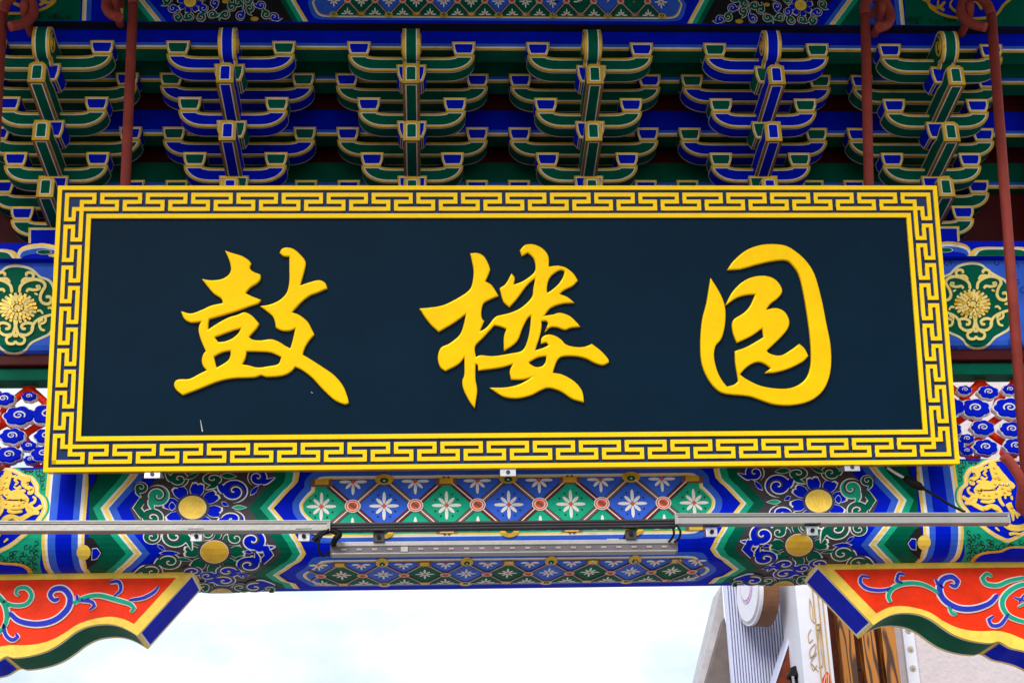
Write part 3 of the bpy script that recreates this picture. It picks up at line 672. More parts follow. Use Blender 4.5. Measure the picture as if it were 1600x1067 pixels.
def head_mesh(col, w=.08):
    pts = [(.1, 0), (-.02, 0), (-.07, .012), (-.12, .004), (-.16, .02), (-.2, .012), (-.255, .03), (-.29, .075), (-.295, .125), (-.265, .17), (-.2, .185), (-.1, .17), (.1, .17)]
    q = smooth([(y if y > 0 else y*.66, z*.9) for y, z in pts], True, 3, 70)
    bm, fa, fb, sd = prism(q, w, 'x')
    und = [f for f in sd if (f.normal.z < .93 and f.calc_center_median().y < .05 and f.normal.y < .5)]
    outline_faces(bm, und, .0125, .005, 0, 1, 2); outline_faces(bm, [fa], .007, .004, 0, 1, 2); outline_faces(bm, [fb], .007, .004, 0, 1, 2)
    # carved curl on both cheeks
    return bm_mesh(bm, 'head', ['gold', 'W', col])
def curl_mesh(sx, w=.08):
    bm = bmesh.new()
    if True:
        P = [Vector((sx*(w/2+.001), -.132+.045*(1-t*.8)*cos(2.2+t*9), .09+.055*(1-t*.8)*sin(2.2+t*9))) for t in [i/24 for i in range(25)]]
        add_tube(bm, P, .0055, 6)
    return bm_mesh(bm, 'curl', ['gold'])
ST, DZ, Y0, ZA = .17, .203, 7.0, 5.332
TY = [Y0-ST*k for k in range(4)]; TZ = [ZA+DZ*(k-1) for k in range(4)]
CACHE = {}
def bm_cached(key, fn):
    if key not in CACHE: CACHE[key] = fn()
    return CACHE[key]
BL_H = .066
def bracket(X, col, bcol, label):
    t = thing('bracket_set', label, 'bracket set', (X, Y0, zl1), 'bracket sets under the eave')
    def put(name, key, fn, x, y, z, parent=t):
        o = link(name, bm_cached(key, fn), None); o.parent = parent
        base = Vector((X, Y0, zl1)); o.location = Vector((X+x, y, z))-base; return o
    # seat block
    put('seat_block', ('seat', bcol), lambda: block_mesh(.25, TZ[0]-zl1+.01, .25, bcol), 0, Y0, zl1)
    for k in range(4):
        y, z = TY[k], TZ[k]
        hs = [.235, .246, .258, .30][k]
        put('short_arm', ('arm', hs, col), lambda: arm_mesh(hs, col), 0, y, z)
        for sx in (-1, 1): put('block', ('b', bcol), lambda: block_mesh(.112, BL_H, .112, bcol), sx*(hs-.052), y, z+HE)
        if k: put('center_block', ('cb', bcol), lambda: block_mesh(.142, .085, .142, bcol), 0, y, z-.062)
        if k < 3:
            put('long_arm', ('arm', .371, col), lambda: arm_mesh(.371, col), 0, y+.095, z+.197)
            for sx in (-1, 1): put('block', ('b', bcol), lambda: block_mesh(.112, BL_H, .112, bcol), sx*(.371-.052), y+.095, z+.197+HE)
        if k == 3:
            h = put('scroll_head', ('head', col), lambda: head_mesh(col), 0, y, z+.0)
            
            for sx in (-1, 1): c = link('curl', bm_cached(('curl', sx), lambda: curl_mesh(sx))); c.parent = h
        else:
            put('nose', ('nose', col), lambda: nose_mesh(.365, col), 0, y, z+.004)
            # beam running back into the frame
    return t
SP = .849; BX = .345
labs = ['green bracket set with blue blocks over the board corner beside the first character',
        'blue bracket set with green blocks above the first gold character',
        'green bracket set with blue blocks above the gap between the first two characters',
        'green bracket set with blue blocks above the end of the second character',
        'blue bracket set with green blocks above the third gold character',
        'green bracket set with blue blocks over the board corner beside the third character']
for i in range(6):
    blue = i in (1, 4)
    bracket(BX+(i-2.5)*SP, 'B' if blue else 'G', 'G' if blue else 'B', labs[i])
# longitudinal tie beams resting on the blocks, and the boards behind them
def fascia(name, y, z0, z1, d, mface, label, line=True):
    t = thing(name, label, 'beam', (XC, y, z0))
    bm = bmesh.new()
    add_box(bm, (XC, y+d/2, (z0+z1)/2), (5.6, d, z1-z0)); bm.normal_update()
    for f in bm.faces: f.material_index = 1 if f.normal.z < -.5 else 0
    link('beam_core', bm_mesh(bm, name, [mface, 'G']), t)
    if line:
        for k, (a, b, m) in enumerate([(0, .012, 'gold'), (.012, .02, 'W'), (.02, .036, 'b')]):
            boxo('edge_line', (XC, y-.001-.0006*k, z0+(a+b)/2+.0005), (5.598, .002, b-a), m, t, 0)
    return t
zf = [TZ[k]+HE+.197+BL_H-.02 for k in range(3)]
fascia('tie_beam', TY[0]+.095+.0, zf[0], zf[0]+.15, .1, 'G', 'dark green tie beam resting on the lowest blocks half hidden by the name board')
fascia('tie_beam', TY[1]+.095+.0, zf[1], zf[1]+.15, .1, 'B', 'deep blue tie beam with a gold edge behind the middle bracket arms')
fascia('tie_beam', TY[2]+.095+.0, zf[2], zf[2]+.16, .1, 'G', 'shaded green tie beam with a thin gold edge behind the upper bracket arms')
ztop = TZ[3]+HE+BL_H-.015
fascia('tie_beam', TY[3]-.005, ztop, ztop+.26, .1, 'B', 'blue tie beam with pale blue, white and gold edge under the painted eave beam')
bw = thing('backing_boards', 'dark red boards closing the gaps behind the bracket sets', 'boards', (XC, 7.2, zl1))
boxo('board', (XC, 7.16, (zl1+6.6)/2), (5.6, .03, 6.6-zl1), 'maroon', bw, 0)
for k, nm in ((0, 'a'), (1, 'b'), (2, 'c')):
    boxo('board', (XC, TY[k]+.14, zf[k]+.15+.12), (5.6, .02, .24), 'maroon', bw, 0)

# ================================================================== painted eave beam on top
YE = TY[3]-.07
zE = at_Y(641, 37, YE).z
EB = Surf([(YE, zE+.42), (YE, zE)])
eb = thing('painted_eave_beam', 'painted eave beam with lozenge panel and scroll flowers above the bracket sets', 'beam', (XC, YE, zE))
sweep(EB, X0, X1, 'beam_core', ['B', 'k'], eb, [(YE+.36, zE), (YE+.36, zE+.42)], lambda i: int(i == 1))  # underside coloured near-black to stand in for the shadow beneath the beam
D_ = lambda x, y: (x, y)
def chev(D, x0, x1, ym, a, b, m, lay): # slanted band from top (x0) to bottom (x1)
    yb = 36 if x0 < 900 else 41
    D.poly([(x0+a, -60), (x0+b, -60), (x1+b, 35.5), (x1+a, 35.5)], m, lay)
for mir in (None, XC):
    D = Dec(EB, True, mir)
    for a, b, m in [(128, 131, 'Y'), (131, 134.5, 'W'), (134.5, 142, 'b'), (142, 177, 'B'), (177, 185, 'b'), (185, 188, 'W'), (188, 192, 'Y')]:
        D.poly([(a+4, -60), (b+4, -60), (b, 33), (a, 33)], m, 2)
    D.poly([(196, -60), (160, -60), (192, 33), (262, 35)], 'G', 1)
    for a, b, m in [(-9, 0, 'g'), (0, 3.5, 'W'), (3, 7.5, 'Y'), (7, 9, 'W'), (8.5, 18, 'b'), (17, 34, 'B')]:
        D.poly([(168+a, -60), (168+b, -60), (243+b, 34), (243+a, 34)], m, 2+(m in 'WY'))
    D.build('chevron_band', eb); D = Dec(EB, True, mir)
    for a, b, m in [(-16, -8, 'G'), (-8, 0, 'g'), (0, 3.5, 'W'), (3, 7.5, 'Y')]:
        D.poly([(418+a, -60), (418+b, -60), (474+b, 34.5), (474+a, 34.5)], m, 3+(m in 'WY'))
    D.build('chevron_band', eb)
    D = Dec(EB, True, mir)
    D.poly([(202, -60), (402, -60), (458, 34.5), (277, 34.5)], 'k', 1)
    rosette(D, (297, 4), 9, .9, 'B', 4); rosette(D, (400, 36), 6, .8, 'B', 4, n=6) if False else None
    D.poly(ell(398, 31, 6.5, 3.4), 'gold', 8); D.poly(ell(352, 4, 5, 3), 'gold', 8)
    for i, (x, y) in enumerate([(270, 14), (278, 28), (296, 27), (318, 14), (314, 28), (332, 24), (336, 6), (352, 24), (362, 12), (376, 26), (372, 5), (390, 14), (408, 10), (416, 24), (388, 2), (428, 28), (262, 2), (404, -6), (340, -10), (318, -4)]):
        comma(D, (x, y), 5.4, i*1.3, 1 if i % 2 else -1, 'G' if i % 3 else 'B', 4, .95)
    D.build('scroll_field', eb)
    D = Dec(EB, True, mir)
    D.poly([(129, -60), (125, 33), (-150, 36), (-150, -60)], 'G', 1)
    D.poly([(120, -40), (112, -14), (92, -4), (84, 8), (60, 20), (24, 24), (-20, 20), (-40, 0), (-60, -20), (-60, -60), (100, -60)], 'gold', 3, True); D.poly([(115, -40), (108, -18), (88, -8), (80, 5), (58, 16), (24, 20), (-18, 16), (-36, -2), (-55, -22), (-55, -58), (98, -58)], 'B', 4, True)
    for pts in ([(20, 6), (40, 12), (52, 2), (46, -10)], [(60, -4), (72, 6), (86, 0), (84, -12)], [(62, 10), (72, 2), (70, -10)], [(0, 8), (8, -4), (24, -8)], [(30, -6), (44, -14)]):
        D.stroke(pts, 5, 'gold', 5, w2=2, h=.004)
    for i in range(26):
        x = random.uniform(-20, 124); D.stroke(spiral(x, random.uniform(22, 31), random.uniform(2.5, 4), .7, random.uniform(0, 6), 1, 9), 1.1, 'k', 2, sm=False)
    D.build('dragon_roundel', eb)
Le = smooth([EB.hit(*p) for p in [(530, -21), (506, -19), (499, -12), (496, -4), (491, 4), (494, 12), (499, 20), (508, 24), (530, 25)]], False, 4, 40)
sE = (min(p[1] for p in Le)+max(p[1] for p in Le))/2; hE = (max(p[1] for p in Le)-min(p[1] for p in Le))/2
lozenges('lozenge_panel', EB, mirror_outline(Le), sE, hE, .131, 13, 12, 'b', .009, ('b', 'G', 'b', 'gold', 0), eb)

# unseen roof added to shade the bracket sets: rafters, boarding and tile edge
rf = thing('shading_eave', 'unseen grey tiled eave with green rafters, added to shade the bracket sets', 'roof', (XC, 6.4, zE+.42))
rot = Matrix.Rotation(radians(-14), 3, 'X')
boxo('roof_boarding', (XC, 6.15, zE+.53), (6.6, 3.1, .04), 'maroon', rf, 0, rot.inverted())
boxo('tile_layer', (XC, 6.15, zE+.61), (6.7, 3.16, .08), 'tile', rf, 0, rot.inverted())
for i in range(27):
    boxo('rafter', (XC-3.0+i*.23, 6.16, zE+.465), (.07, 3.0, .075), 'G', rf, .006, rot.inverted())
boxo('ceiling', (XC, 6.8, zE+.40), (5.6, .7, .02), 'maroon', rf, 0)

# pillars beyond the frame that carry the beams
for sx in (-1, 1):
    t = thing('pillar', 'red round pillar carrying the beams '+('on the bare sky side', 'in front of the shop building')[sx > 0], 'pillar', (XC+sx*2.95, 6.9, 0), 'gateway pillars')
    X = XC+sx*2.95
    tubeo('shaft', [(X, 6.9, .35), (X, 6.9, 6.3)], .24, 'red', t, 28); tubeo('stone_base', [(X, 6.9, 0), (X, 6.9, .25), (X, 6.9, .35)], [.38, .38, .3], 'greymetal', t, 28)

# ================================================================== carved brackets under the beam (left traced, right mirrored)
YR = at_Z(200, 893.5, ZB).y; TR = (YBK-YR)*.74
def Z6(x, y): return (x/2.907, 700+y/2.907)
def Z8(x, y): return (1040+x/2.857, 700+y/2.857)
def rxz(p): q = at_Y(p[0], p[1], YR); return (q.x, q.z)
RF = Surf([(YR, ZB), (YR, 2.6)])
lowc = [(624, 850), (585, 826), (540, 806), (490, 797), (435, 800), (385, 812), (335, 838), (285, 876), (235, 908), (180, 930), (120, 944), (60, 950), (25, 944), (-30, 975), (-90, 990), (-150, 1010), (-220, 1050), (-280, 1110)]
out2 = [rxz(Z6(*p)) for p in smooth(lowc, False, 4, 60)]
tr = rxz(Z6(884, 566)); xl = XC-2.72
face = [(xl, ZB-.002), (tr[0], ZB-.002)]+out2+[(xl, out2[-1][1])]
inn = [rxz(Z6(*p)) for p in [(800, 592)]+smooth([(608, 796), (560, 774), (510, 764), (455, 768), (395, 782), (345, 802), (295, 836), (240, 866), (180, 885), (110, 893), (40, 893), (-20, 905), (-90, 935), (-160, 965), (-230, 1010)], False, 4, 60)]
zin = rxz(Z6(400, 594))[1]
inn = [(xl+.06, zin), (inn[0][0], zin)]+inn[1:]+[(xl+.06, inn[-1][1])]
brl = ['red panelled bracket with blue and green scrolls, next to the bare sky', 'red panelled bracket with blue and green scrolls, overlapping the shop facade']
SCL = [([(0, 690), (60, 715), (120, 710), (146, 672), (125, 638), (88, 638), (74, 658), (88, 672)], 24, 'g', 14), ([(-40, 640), (10, 690), (32, 740), (28, 795), (-10, 850)], 30, 'g', 20),
       ([(45, 748), (90, 786), (170, 800), (250, 782), (308, 732), (320, 680), (292, 642), (250, 642), (230, 668), (248, 692), (270, 684)], 36, 'b_', 22), ([(335, 708), (380, 682), (450, 670), (530, 690), (590, 708), (612, 728), (594, 748)], 26, 'g', 16),
       ([(588, 692), (650, 682), (700, 656), (722, 628)], 22, 'b_', 14), ([(500, 612), (540, 608), (550, 645), (520, 674)], 22, 'b_', 13), ([(350, 668), (360, 690), (415, 698), (432, 718), (408, 736)], 22, 'b_', 12),
       ([(18, 800), (28, 848), (58, 872), (84, 858), (74, 842)], 24, 'b_', 14), ([(-60, 720), (-100, 700), (-140, 740), (-110, 790), (-60, 770)], 28, 'b_', 16)]
SCR2 = [([(1012, 626), (955, 636), (898, 628), (868, 602), (874, 574), (908, 578)], 22, 'b_', 14), ([(1055, 606), (1028, 592), (1040, 562), (1068, 568)], 20, 'b_', 12), ([(1002, 690), (992, 660), (1012, 626), (1060, 606), (1130, 606), (1190, 630), (1235, 668)], 26, 'g', 22),
        ([(1480, 655), (1440, 695), (1370, 718), (1300, 714), (1240, 678), (1220, 630), (1234, 588), (1274, 576), (1302, 596), (1290, 618), (1266, 610)], 36, 'b_', 22), ([(1200, 585), (1215, 610), (1240, 625)], 16, 'b_', 10),
        ([(1600, 578), (1530, 594), (1480, 614), (1430, 608), (1410, 582), (1432, 562), (1456, 576)], 26, 'g', 14), ([(1640, 600), (1565, 618), (1512, 658), (1500, 702), (1530, 750), (1600, 776), (1660, 776)], 30, 'g', 26),
        ([(1528, 740), (1492, 788), (1454, 792), (1438, 766), (1462, 750)], 24, 'b_', 14), ([(1262, 708), (1276, 738), (1300, 742)], 20, 'g', 10), ([(1575, 690), (1600, 650)], 14, 'b_', 10), ([(1550, 668), (1625, 690)], 14, 'b_', 10), ([(1570, 710), (1610, 690)], 14, 'g', 8)]
mat('b_', srgb(48, 58, 190), .45, spec=.05)
for side in (0, 1):
    mx = (lambda x: x) if side == 0 else (lambda x: 2*XC-x)
    t = thing('carved_beam_bracket', brl[side], 'bracket', (mx(xl), YR, ZB), 'carved brackets under the lintel beam')
    pts = [(mx(x), z) for x, z in face]
    bm = bmesh.new(); n = len(pts)
    a = [bm.verts.new((x, YR, z)) for x, z in pts]; b = [bm.verts.new((x, YR+TR, z)) for x, z in pts]
    bm.faces.new(a).material_index = 0; bm.faces.new(b[::-1]).material_index = 1
    sd = [bm.faces.new((a[i], a[(i+1) % n], b[(i+1) % n], b[i])) for i in range(n)]
    cusp = min(range(n), key=lambda i: abs(face[i][0]-rxz(Z6(25, 944))[0])+abs(face[i][1]-rxz(Z6(25, 944))[1]))
    bmesh.ops.recalc_face_normals(bm, faces=bm.faces[:]); bm.normal_update()
    outline_faces(bm, [sd[1]], .012, .009, 0, 1, 2); outline_faces(bm, sd[2:cusp], .016, .010, 0, 1, 3); outline_faces(bm, sd[cusp:n-2], .016, .010, 0, 1, 2)
    link('carved_body', bm_mesh(bm, 'carved_body', ['Y', 'W', 'B', 'G']), t)
    D = Dec(RF, False)
    D.poly([(mx(x), ZB-z) for x, z in inn], 'red', 3)
    D.build('red_field', t)
    strokes = SCL if side == 0 else SCR2; Zf = Z6 if side == 0 else Z8; k = 2.907 if side == 0 else 2.857
    for pts_, w, m, w2 in strokes:
        q = smooth([rxz(Zf(*p)) for p in pts_], False, 6, 80); q = [(x, ZB-z) for x, z in q if z < ZB-.03]
        if len(q) < 3: continue
        s_ = 1/(k*342)
        pr = lambda u: .55+.45*sin(pi*min(1, .15+u*.85))
        D = Dec(RF, False); D.stroke(q, w*s_, 'W', 4, sm=False, h=.006, prof=pr); D.stroke(q, w*s_*.62, m, 5, sm=False, h=.010, prof=pr)
        D.build('scroll', t)

# ================================================================== name board
AL = radians(9.67)
PB = at_Y(783, 731, 6.45)
UX = Vector((1, 0, 0)); UV = Vector((0, -sin(AL), cos(AL))); UN = Vector((0, -cos(AL), -sin(AL)))
def pl(px, py):
    d = ray(px, py); q = CAMP+d*((PB-CAMP).dot(UN)/d.dot(UN))-PB; return (q.x, q.dot(UV))
cs = [pl(*p) for p in [(68, 737), (1499, 725), (1463, 290), (91, 292)]]
xa = (cs[0][0]+cs[3][0])/2; xb = (cs[1][0]+cs[2][0])/2; va = (cs[0][1]+cs[1][1])/2; vb = (cs[2][1]+cs[3][1])/2
PO = PB+UX*xa+UV*va; PW, PH = xb-xa, vb-va
MP = Matrix((UX, UV, UN)).transposed().to_4x4(); MP.translation = PO
nb = thing('name_board', 'navy name board with gold fret border and three raised gold characters', 'sign', PB)
def P2(px, py): x, v = pl(px, py); return (x-xa, v-va)
def pbox(name, x0, x1, v0, v1, d0, d1, m, parent=nb, bev=.002):
    bm = bmesh.new(); add_box(bm, ((x0+x1)/2, (v0+v1)/2, (d0+d1)/2), (x1-x0, v1-v0, d1-d0), 0, bev); bm.transform(MP); bmesh.ops.recalc_face_normals(bm, faces=bm.faces[:])
    return link(name, bm_mesh(bm, name, [m]), parent)
pbox('back_box', .004, PW-.004, .004, PH-.004, -.085, -.012, 'frame_edge')
pbox('fret_ground', .012, PW-.012, .012, PH-.012, -.0125, -.004, 'fretblue')
OB, GP, FZ, IB, LT = .0185, .0145, .082, .0195, .0172
for nm, d0, w, hgt in (('outer_border', 0, OB, .006), ('inner_border', OB+2*GP+FZ, IB, .009)):
    bm = bmesh.new()
    o_ = [(d0, d0), (PW-d0, d0), (PW-d0, PH-d0), (d0, PH-d0)]; i_ = [(d0+w, d0+w), (PW-d0-w, d0+w), (PW-d0-w, PH-d0-w), (d0+w, PH-d0-w)]
    V = [[bm.verts.new((x, v, h)) for x, v in q] for q, h in ((o_, -.02), (o_, hgt), (i_, hgt), (i_, -.02))]
    for A, B in zip(V, V[1:]):
        for k in range(4): bm.faces.new((A[k], A[(k+1) % 4], B[(k+1) % 4], B[k]))
    bm.transform(MP); bmesh.ops.recalc_face_normals(bm, faces=bm.faces[:]); link(nm, bm_mesh(bm, nm, ['plaque_gold']), nb)
ib = OB+2*GP+FZ+IB
pbox('panel', ib-.004, PW-ib+.004, ib-.004, PH-ib+.004, -.012, -.0025, 'navy', bev=0)
# fret: strips of a running key pattern, drawn along each side from its centre lines
def fret_side(L, n):
    """rectilinear path (u along the side, r inward from the outer edge of the fret zone); corner-to-corner length L"""
    h = LT/2; R = [h, FZ/2, FZ-h]
    segs = []
    start, end = R[2], L-R[2]
    per = (L-2*(FZ*.55))/n      # pattern period
    gap = LT*.98
    # top bars k = 0..n (first and last are the corner bars)
    b0 = .168*(per/.19)
    def line(a, b): segs.append((a, b))
    U = lambda k: FZ*.55+per*k
    # outer bar k spans [U(k)-?, ...]; inner bars sit half a period off
    half = per/2-LT*.98
    bars_o = [(U(k)-half, U(k)+half) for k in range(n+1)]; bars_o[0] = (h, U(0)+half); bars_o[-1] = (U(n)-half, L-h)
    bars_i = [(U(k+.5)-half, U(k+.5)+half) for k in range(n)]
    bars_i[0] = (R[1], bars_i[0][1]); bars_i[-1] = (bars_i[-1][0], L-R[1])
    for a, b in bars_o: line((a, R[0]), (b, R[0]))
    for a, b in bars_i: line((a, R[2]), (b, R[2]))
    for k in range(n):
        # bar o_k right end -> down to mid -> left to start of i_k -> down
        oe = bars_o[k][1]; s = bars_i[k][0] if k else R[2]
        line((oe, R[0]), (oe, R[1])); line((s, R[1]), (oe, R[1]))
        if k: line((s, R[1]), (s, R[2]))
        ie = bars_i[k][1] if k < n-1 else L-R[2]; os_ = bars_o[k+1][0]
        line((os_, R[0]), (os_, R[1])); line((os_, R[1]), (ie, R[1]))
        if k < n-1: line((ie, R[1]), (ie, R[2]))
    return segs
def fret(name, L, n, mapf):
    bm = bmesh.new(); h = LT/2
    for i, (a, b) in enumerate(fret_side(L, n)):
        (u0, r0), (u1, r1) = a, b
        u0, u1 = sorted((u0, u1)); r0, r1 = sorted((r0, r1))
        top = .0052+(i % 5)*.00012+(.00006 if r0 != r1 else 0)
        c = [mapf(u0-h, r0-h), mapf(u1+h, r0-h), mapf(u1+h, r1+h), mapf(u0-h, r1+h)]
        A = [bm.verts.new((x, v, -.005)) for x, v in c]; B = [bm.verts.new((x, v, top)) for x, v in c]
        bm.faces.new(B)
        for k in range(4): bm.faces.new((A[k], A[(k+1) % 4], B[(k+1) % 4], B[k]))
    bm.transform(MP); bmesh.ops.recalc_face_normals(bm, faces=bm.faces[:])
    return link(name, bm_mesh(bm, name, ['plaque_gold']), nb)
f0 = OB+GP
LX, LV = PW-2*f0, PH-2*f0
fret('fret_strip', LX, 19, lambda u, r: (f0+u, PH-f0-r)); fret('fret_strip', LX, 19, lambda u, r: (f0+u, f0+r))
fret('fret_strip', LV, 6, lambda u, r: (f0+r, f0+u)); fret('fret_strip', LV, 6, lambda u, r: (PW-f0-r, f0+u))
CH1 = [[(355,90),(400,105),(450,120),(490,145),(505,165),(495,190),(515,212),(560,230),(560,255),(540,280),(500,305),(470,340),(510,360),(562,380),(545,400),(500,415),(430,440),(340,468),(255,492),(250,520),(248,560),(300,525),(370,487),(425,470),(465,455),(500,468),(525,490),(552,522),(535,550),(490,600),(515,617),(560,622),(625,615),(670,630),(710,655),(740,670),(755,620),(772,545),(735,560),(690,560),(655,543),(650,510),(635,475),(600,445),(565,418),(620,408),(680,380),(720,335),(735,270),(735,190),(735,120),(700,118),(678,100),(690,78),(720,70),(760,80),(800,115),(828,155),(820,210),(795,297),(850,278),(910,264),(945,280),(957,310),(900,335),(850,355),(800,395),(745,455),(790,470),(840,510),(865,555),(880,585),(850,620),(825,660),(810,705),(860,735),(930,780),(1000,830),(1050,890),(1075,950),(1085,990),(1060,997),(1000,970),(930,905),(870,840),(810,795),(768,775),(740,805),(690,828),(600,835),(565,825),(520,838),(400,843),(310,862),(200,905),(100,943),(65,915),(50,885),(60,860),(90,852),(140,850),(200,820),(245,798),(222,770),(215,735),(225,700),(240,685),(215,630),(197,570),(200,530),(215,505),(150,512),(110,490),(93,450),(150,462),(215,440),(270,415),(340,400),(330,370),(285,340),(250,300),(218,258),(270,265),(330,258),(370,235),(388,200),(380,150)],
       [(285,600),(340,580),(400,558),(450,545),(430,580),(395,610),(350,628),(310,632)], [(283,715),(330,690),(385,678),(385,710),(365,745),(300,785),(290,750)],
       [(478,683),(560,685),(625,690),(688,718),(668,762),(610,775),(545,783),(490,770),(450,764),(470,725)]]
CH2 = [[(325,105),(365,103),(405,125),(437,190),(430,225),(410,270),(450,295),(488,355),(440,375),(400,400),(387,450),(390,490),(403,505),(375,572),(420,545),(465,490),(490,475),(560,458),(630,425),(690,365),(700,310),(712,245),(660,290),(600,370),(555,420),(520,385),(500,310),(535,285),(568,225),(585,250),(578,292),(640,268),(700,222),(713,180),(700,130),(665,97),(630,117),(620,85),(650,55),(700,52),(750,75),(785,120),(788,185),(840,178),(890,190),(935,225),(960,265),(930,295),(880,320),(850,345),(900,365),(937,395),(870,400),(800,425),(756,480),(744,505),(745,535),(735,590),(705,682),(760,665),(792,648),(775,628),(745,637),(750,605),(780,588),(820,592),(860,615),(890,645),(940,660),(1000,660),(1045,643),(1100,685),(1140,730),(1145,750),(1110,765),(1060,750),(1010,725),(950,712),(880,712),(840,735),(810,814),(870,825),(940,865),(985,920),(997,985),(930,965),(860,920),(790,900),(740,915),(680,945),(600,962),(530,955),(490,935),(445,903),(540,900),(620,880),(700,835),(630,850),(567,850),(560,800),(580,757),(500,780),(372,797),(370,765),(352,757),(352,850),(362,920),(348,1018),(320,980),(285,910),(278,860),(290,820),(290,715),(250,760),(175,800),(145,775),(132,720),(150,665),(200,640),(260,590),(285,530),(300,458),(230,510),(135,567),(90,525),(55,480),(25,432),(100,425),(170,410),(250,370),(310,330),(335,290),(345,210),(335,150)],
       [(350,655),(400,600),(465,528),(500,535),(540,550),(525,600),(525,678),(570,650),(605,615),(630,550),(660,490),(686,468),(682,530),(668,610),(635,680),(560,700),(460,715),(385,710),(354,722)],
       [(885,207),(878,240),(850,285),(805,325),(777,340),(777,300),(792,250),(825,217),(860,200)], [(667,750),(720,720),(776,710),(773,745),(753,773),(715,780),(682,765)]]
CH3 = [[(215,200),(250,150),(320,90),(400,58),(480,50),(560,60),(620,95),(680,150),(730,230),(770,370),(800,520),(825,650),(828,770),(810,860),(770,930),(700,980),(600,1003),(500,1000),(430,980),(340,950),(200,935),(140,900),(90,830),(60,740),(55,620),(65,500),(90,400),(105,310),(114,255),(150,310),(185,380),(200,450),(195,540),(175,610),(140,655),(132,720),(150,800),(180,860),(210,897),(255,884),(280,862),(272,810),(262,750),(260,685),(330,660),(430,602),(422,545),(350,595),(270,632),(250,580),(243,530),(255,495),(310,460),(350,415),(382,345),(330,348),(270,365),(205,408),(240,340),(290,285),(350,250),(420,238),(480,250),(520,285),(537,330),(510,370),(470,400),(438,442),(500,430),(550,450),(578,500),(570,550),(520,610),(443,682),(470,703),(530,712),(590,680),(640,643),(670,670),(692,712),(660,745),(580,785),(500,808),(440,812),(475,785),(430,755),(385,748),(330,775),(284,822),(330,855),(420,895),(540,910),(620,895),(680,850),(708,780),(712,680),(700,540),(670,350),(640,230),(600,170),(560,143),(480,148),(380,170),(290,195)]]
CH2B = [[(745,482),(775,474),(815,468),(855,458),(910,475),(950,510),(973,537),(920,543),(885,555),(840,540),(800,540),(770,564),(788,518),(775,503),(745,504)]]
for ch, ox, k, lab in ((CH2B, 650, 3.81, 'short dot stroke of the tower character'), (CH1, 260, 3.81, 'raised gold character for drum'), (CH2, 650, 3.81, 'raised gold character for tower'), (CH3, 1080, 3.8125, 'raised gold character for garden')):
    loops = [[P2(ox+x/k, 370+y/k) for x, y in smooth(lp, True, 4, 55)] for lp in ch]
    o = relief('character' if len(ch[0]) > 20 else 'character_stroke', loops, MP @ Matrix.Translation((0, 0, .004 if len(ch[0]) > 20 else .0038)), 'char_gold', .005, .0062, nb, 3, -.0045); o['label'] = lab
PS = Surf([(0, 0), (0, 1)])
for px, py, dx, dy in ((313, 656, 3, 18), (1218, 612, 2, 2), (1120, 470, 3, 4), (486, 612, 2, 2)):   # small scratches in the paint
    bm = bmesh.new(); a, b = P2(px, py), P2(px+dx, py+dy)
    v = [bm.verts.new((x, y, -.0018)) for x, y in ((a[0]-.001, a[1]), (a[0]+.0012, a[1]), (b[0]+.003, b[1]), (b[0]-.002, b[1]))]; bm.faces.new(v); bm.transform(MP)
    link('scratch', bm_mesh(bm, 'scratch', ['greymetal']), nb)
# small mounting plates along the lower edge
for px, py in ((241, 742), (793, 739), (1327, 731)):
    p = at_Y(px, py, 6.5)
    boxo('mounting_plate', (p.x, 6.50, p.z+.004), (.07, .10, .006), 'zinc', nb, .001); boxo('mounting_plate', (p.x, 6.455, p.z-.012), (.066, .005, .034), 'zinc', nb, .001)
    tubeo('bolt', [(p.x, 6.449, p.z-.012), (p.x, 6.4525, p.z-.012)], .009, 'darkalu', nb, 10)

# ================================================================== iron rods with hooks
def rod(top, Yt, bot, Yb_, label, hook_low):
    A = at_Y(*top, Yt); B = at_Y(*bot, Yb_)
    t = thing('iron_tie_rod', label, 'rod', B, 'red iron rods between eave and beam')
    tubeo('rod', [A, B], .0235, 'rodred', t, 16)
    d = (A-B).normalized()
    e = Vector((1, 0, 0)) if top[0] < 800 or top[0] > 1500 else Vector((1, 0, 0))
    s_ = -1 if top[0] > 1500 or (top[0] < 100) else 1
    s_ = {True: 1, False: -1}[False] if top[0] > 1500 else (1 if top[0] > 1000 else (-1 if top[0] > 100 else 1))
    hk = [A, A+Vector((s_*.01, .01, .07)), A+Vector((s_*.05, .02, .12)), A+Vector((s_*.11, .03, .10)), A+Vector((s_*.13, .03, .02)), A+Vector((s_*.10, .0, -.05)), A+Vector((s_*.05, -.03, -.09))]
    tubeo('hook', curve3(hk, 6), .0235, 'rodred', t, 14)
    stp = A+Vector((s_*.09, .06, .06))
    tubeo('staple', curve3([stp+Vector((0, .12, -.05)), stp+Vector((0, .0, -.04)), stp+Vector((0, -.05, 0)), stp+Vector((0, .0, .04)), stp+Vector((0, .12, .05))], 5), .019, 'rodred', t, 12)
    if hook_low:
        s2 = -1 if bot[0] > 800 else 1
        hk = [B, B+Vector((0, .01, -.05)), B+Vector((s2*-.0, .05, -.11)), B+Vector((s2*.03, .03, -.10)), B+Vector((s2*.045, -.06, -.03)), B+Vector((s2*.09, -.09, .05)), B+Vector((s2*.125, -.10, .085))]
        tubeo('lower_hook', curve3(hk, 6), .0225, 'rodred', t, 14)
        tubeo('staple', curve3([B+Vector((.05, .16, -.06)), B+Vector((.05, .03, -.055)), B+Vector((.04, -.0, -.08)), B+Vector((.03, .03, -.11)), B+Vector((.02, .16, -.12))], 5), .019, 'rodred', t, 12)
rod((4, 22), 6.26, (-40, 768), 6.50, 'red iron rod hooked to the roundel end of the beam on the bare sky side', True)
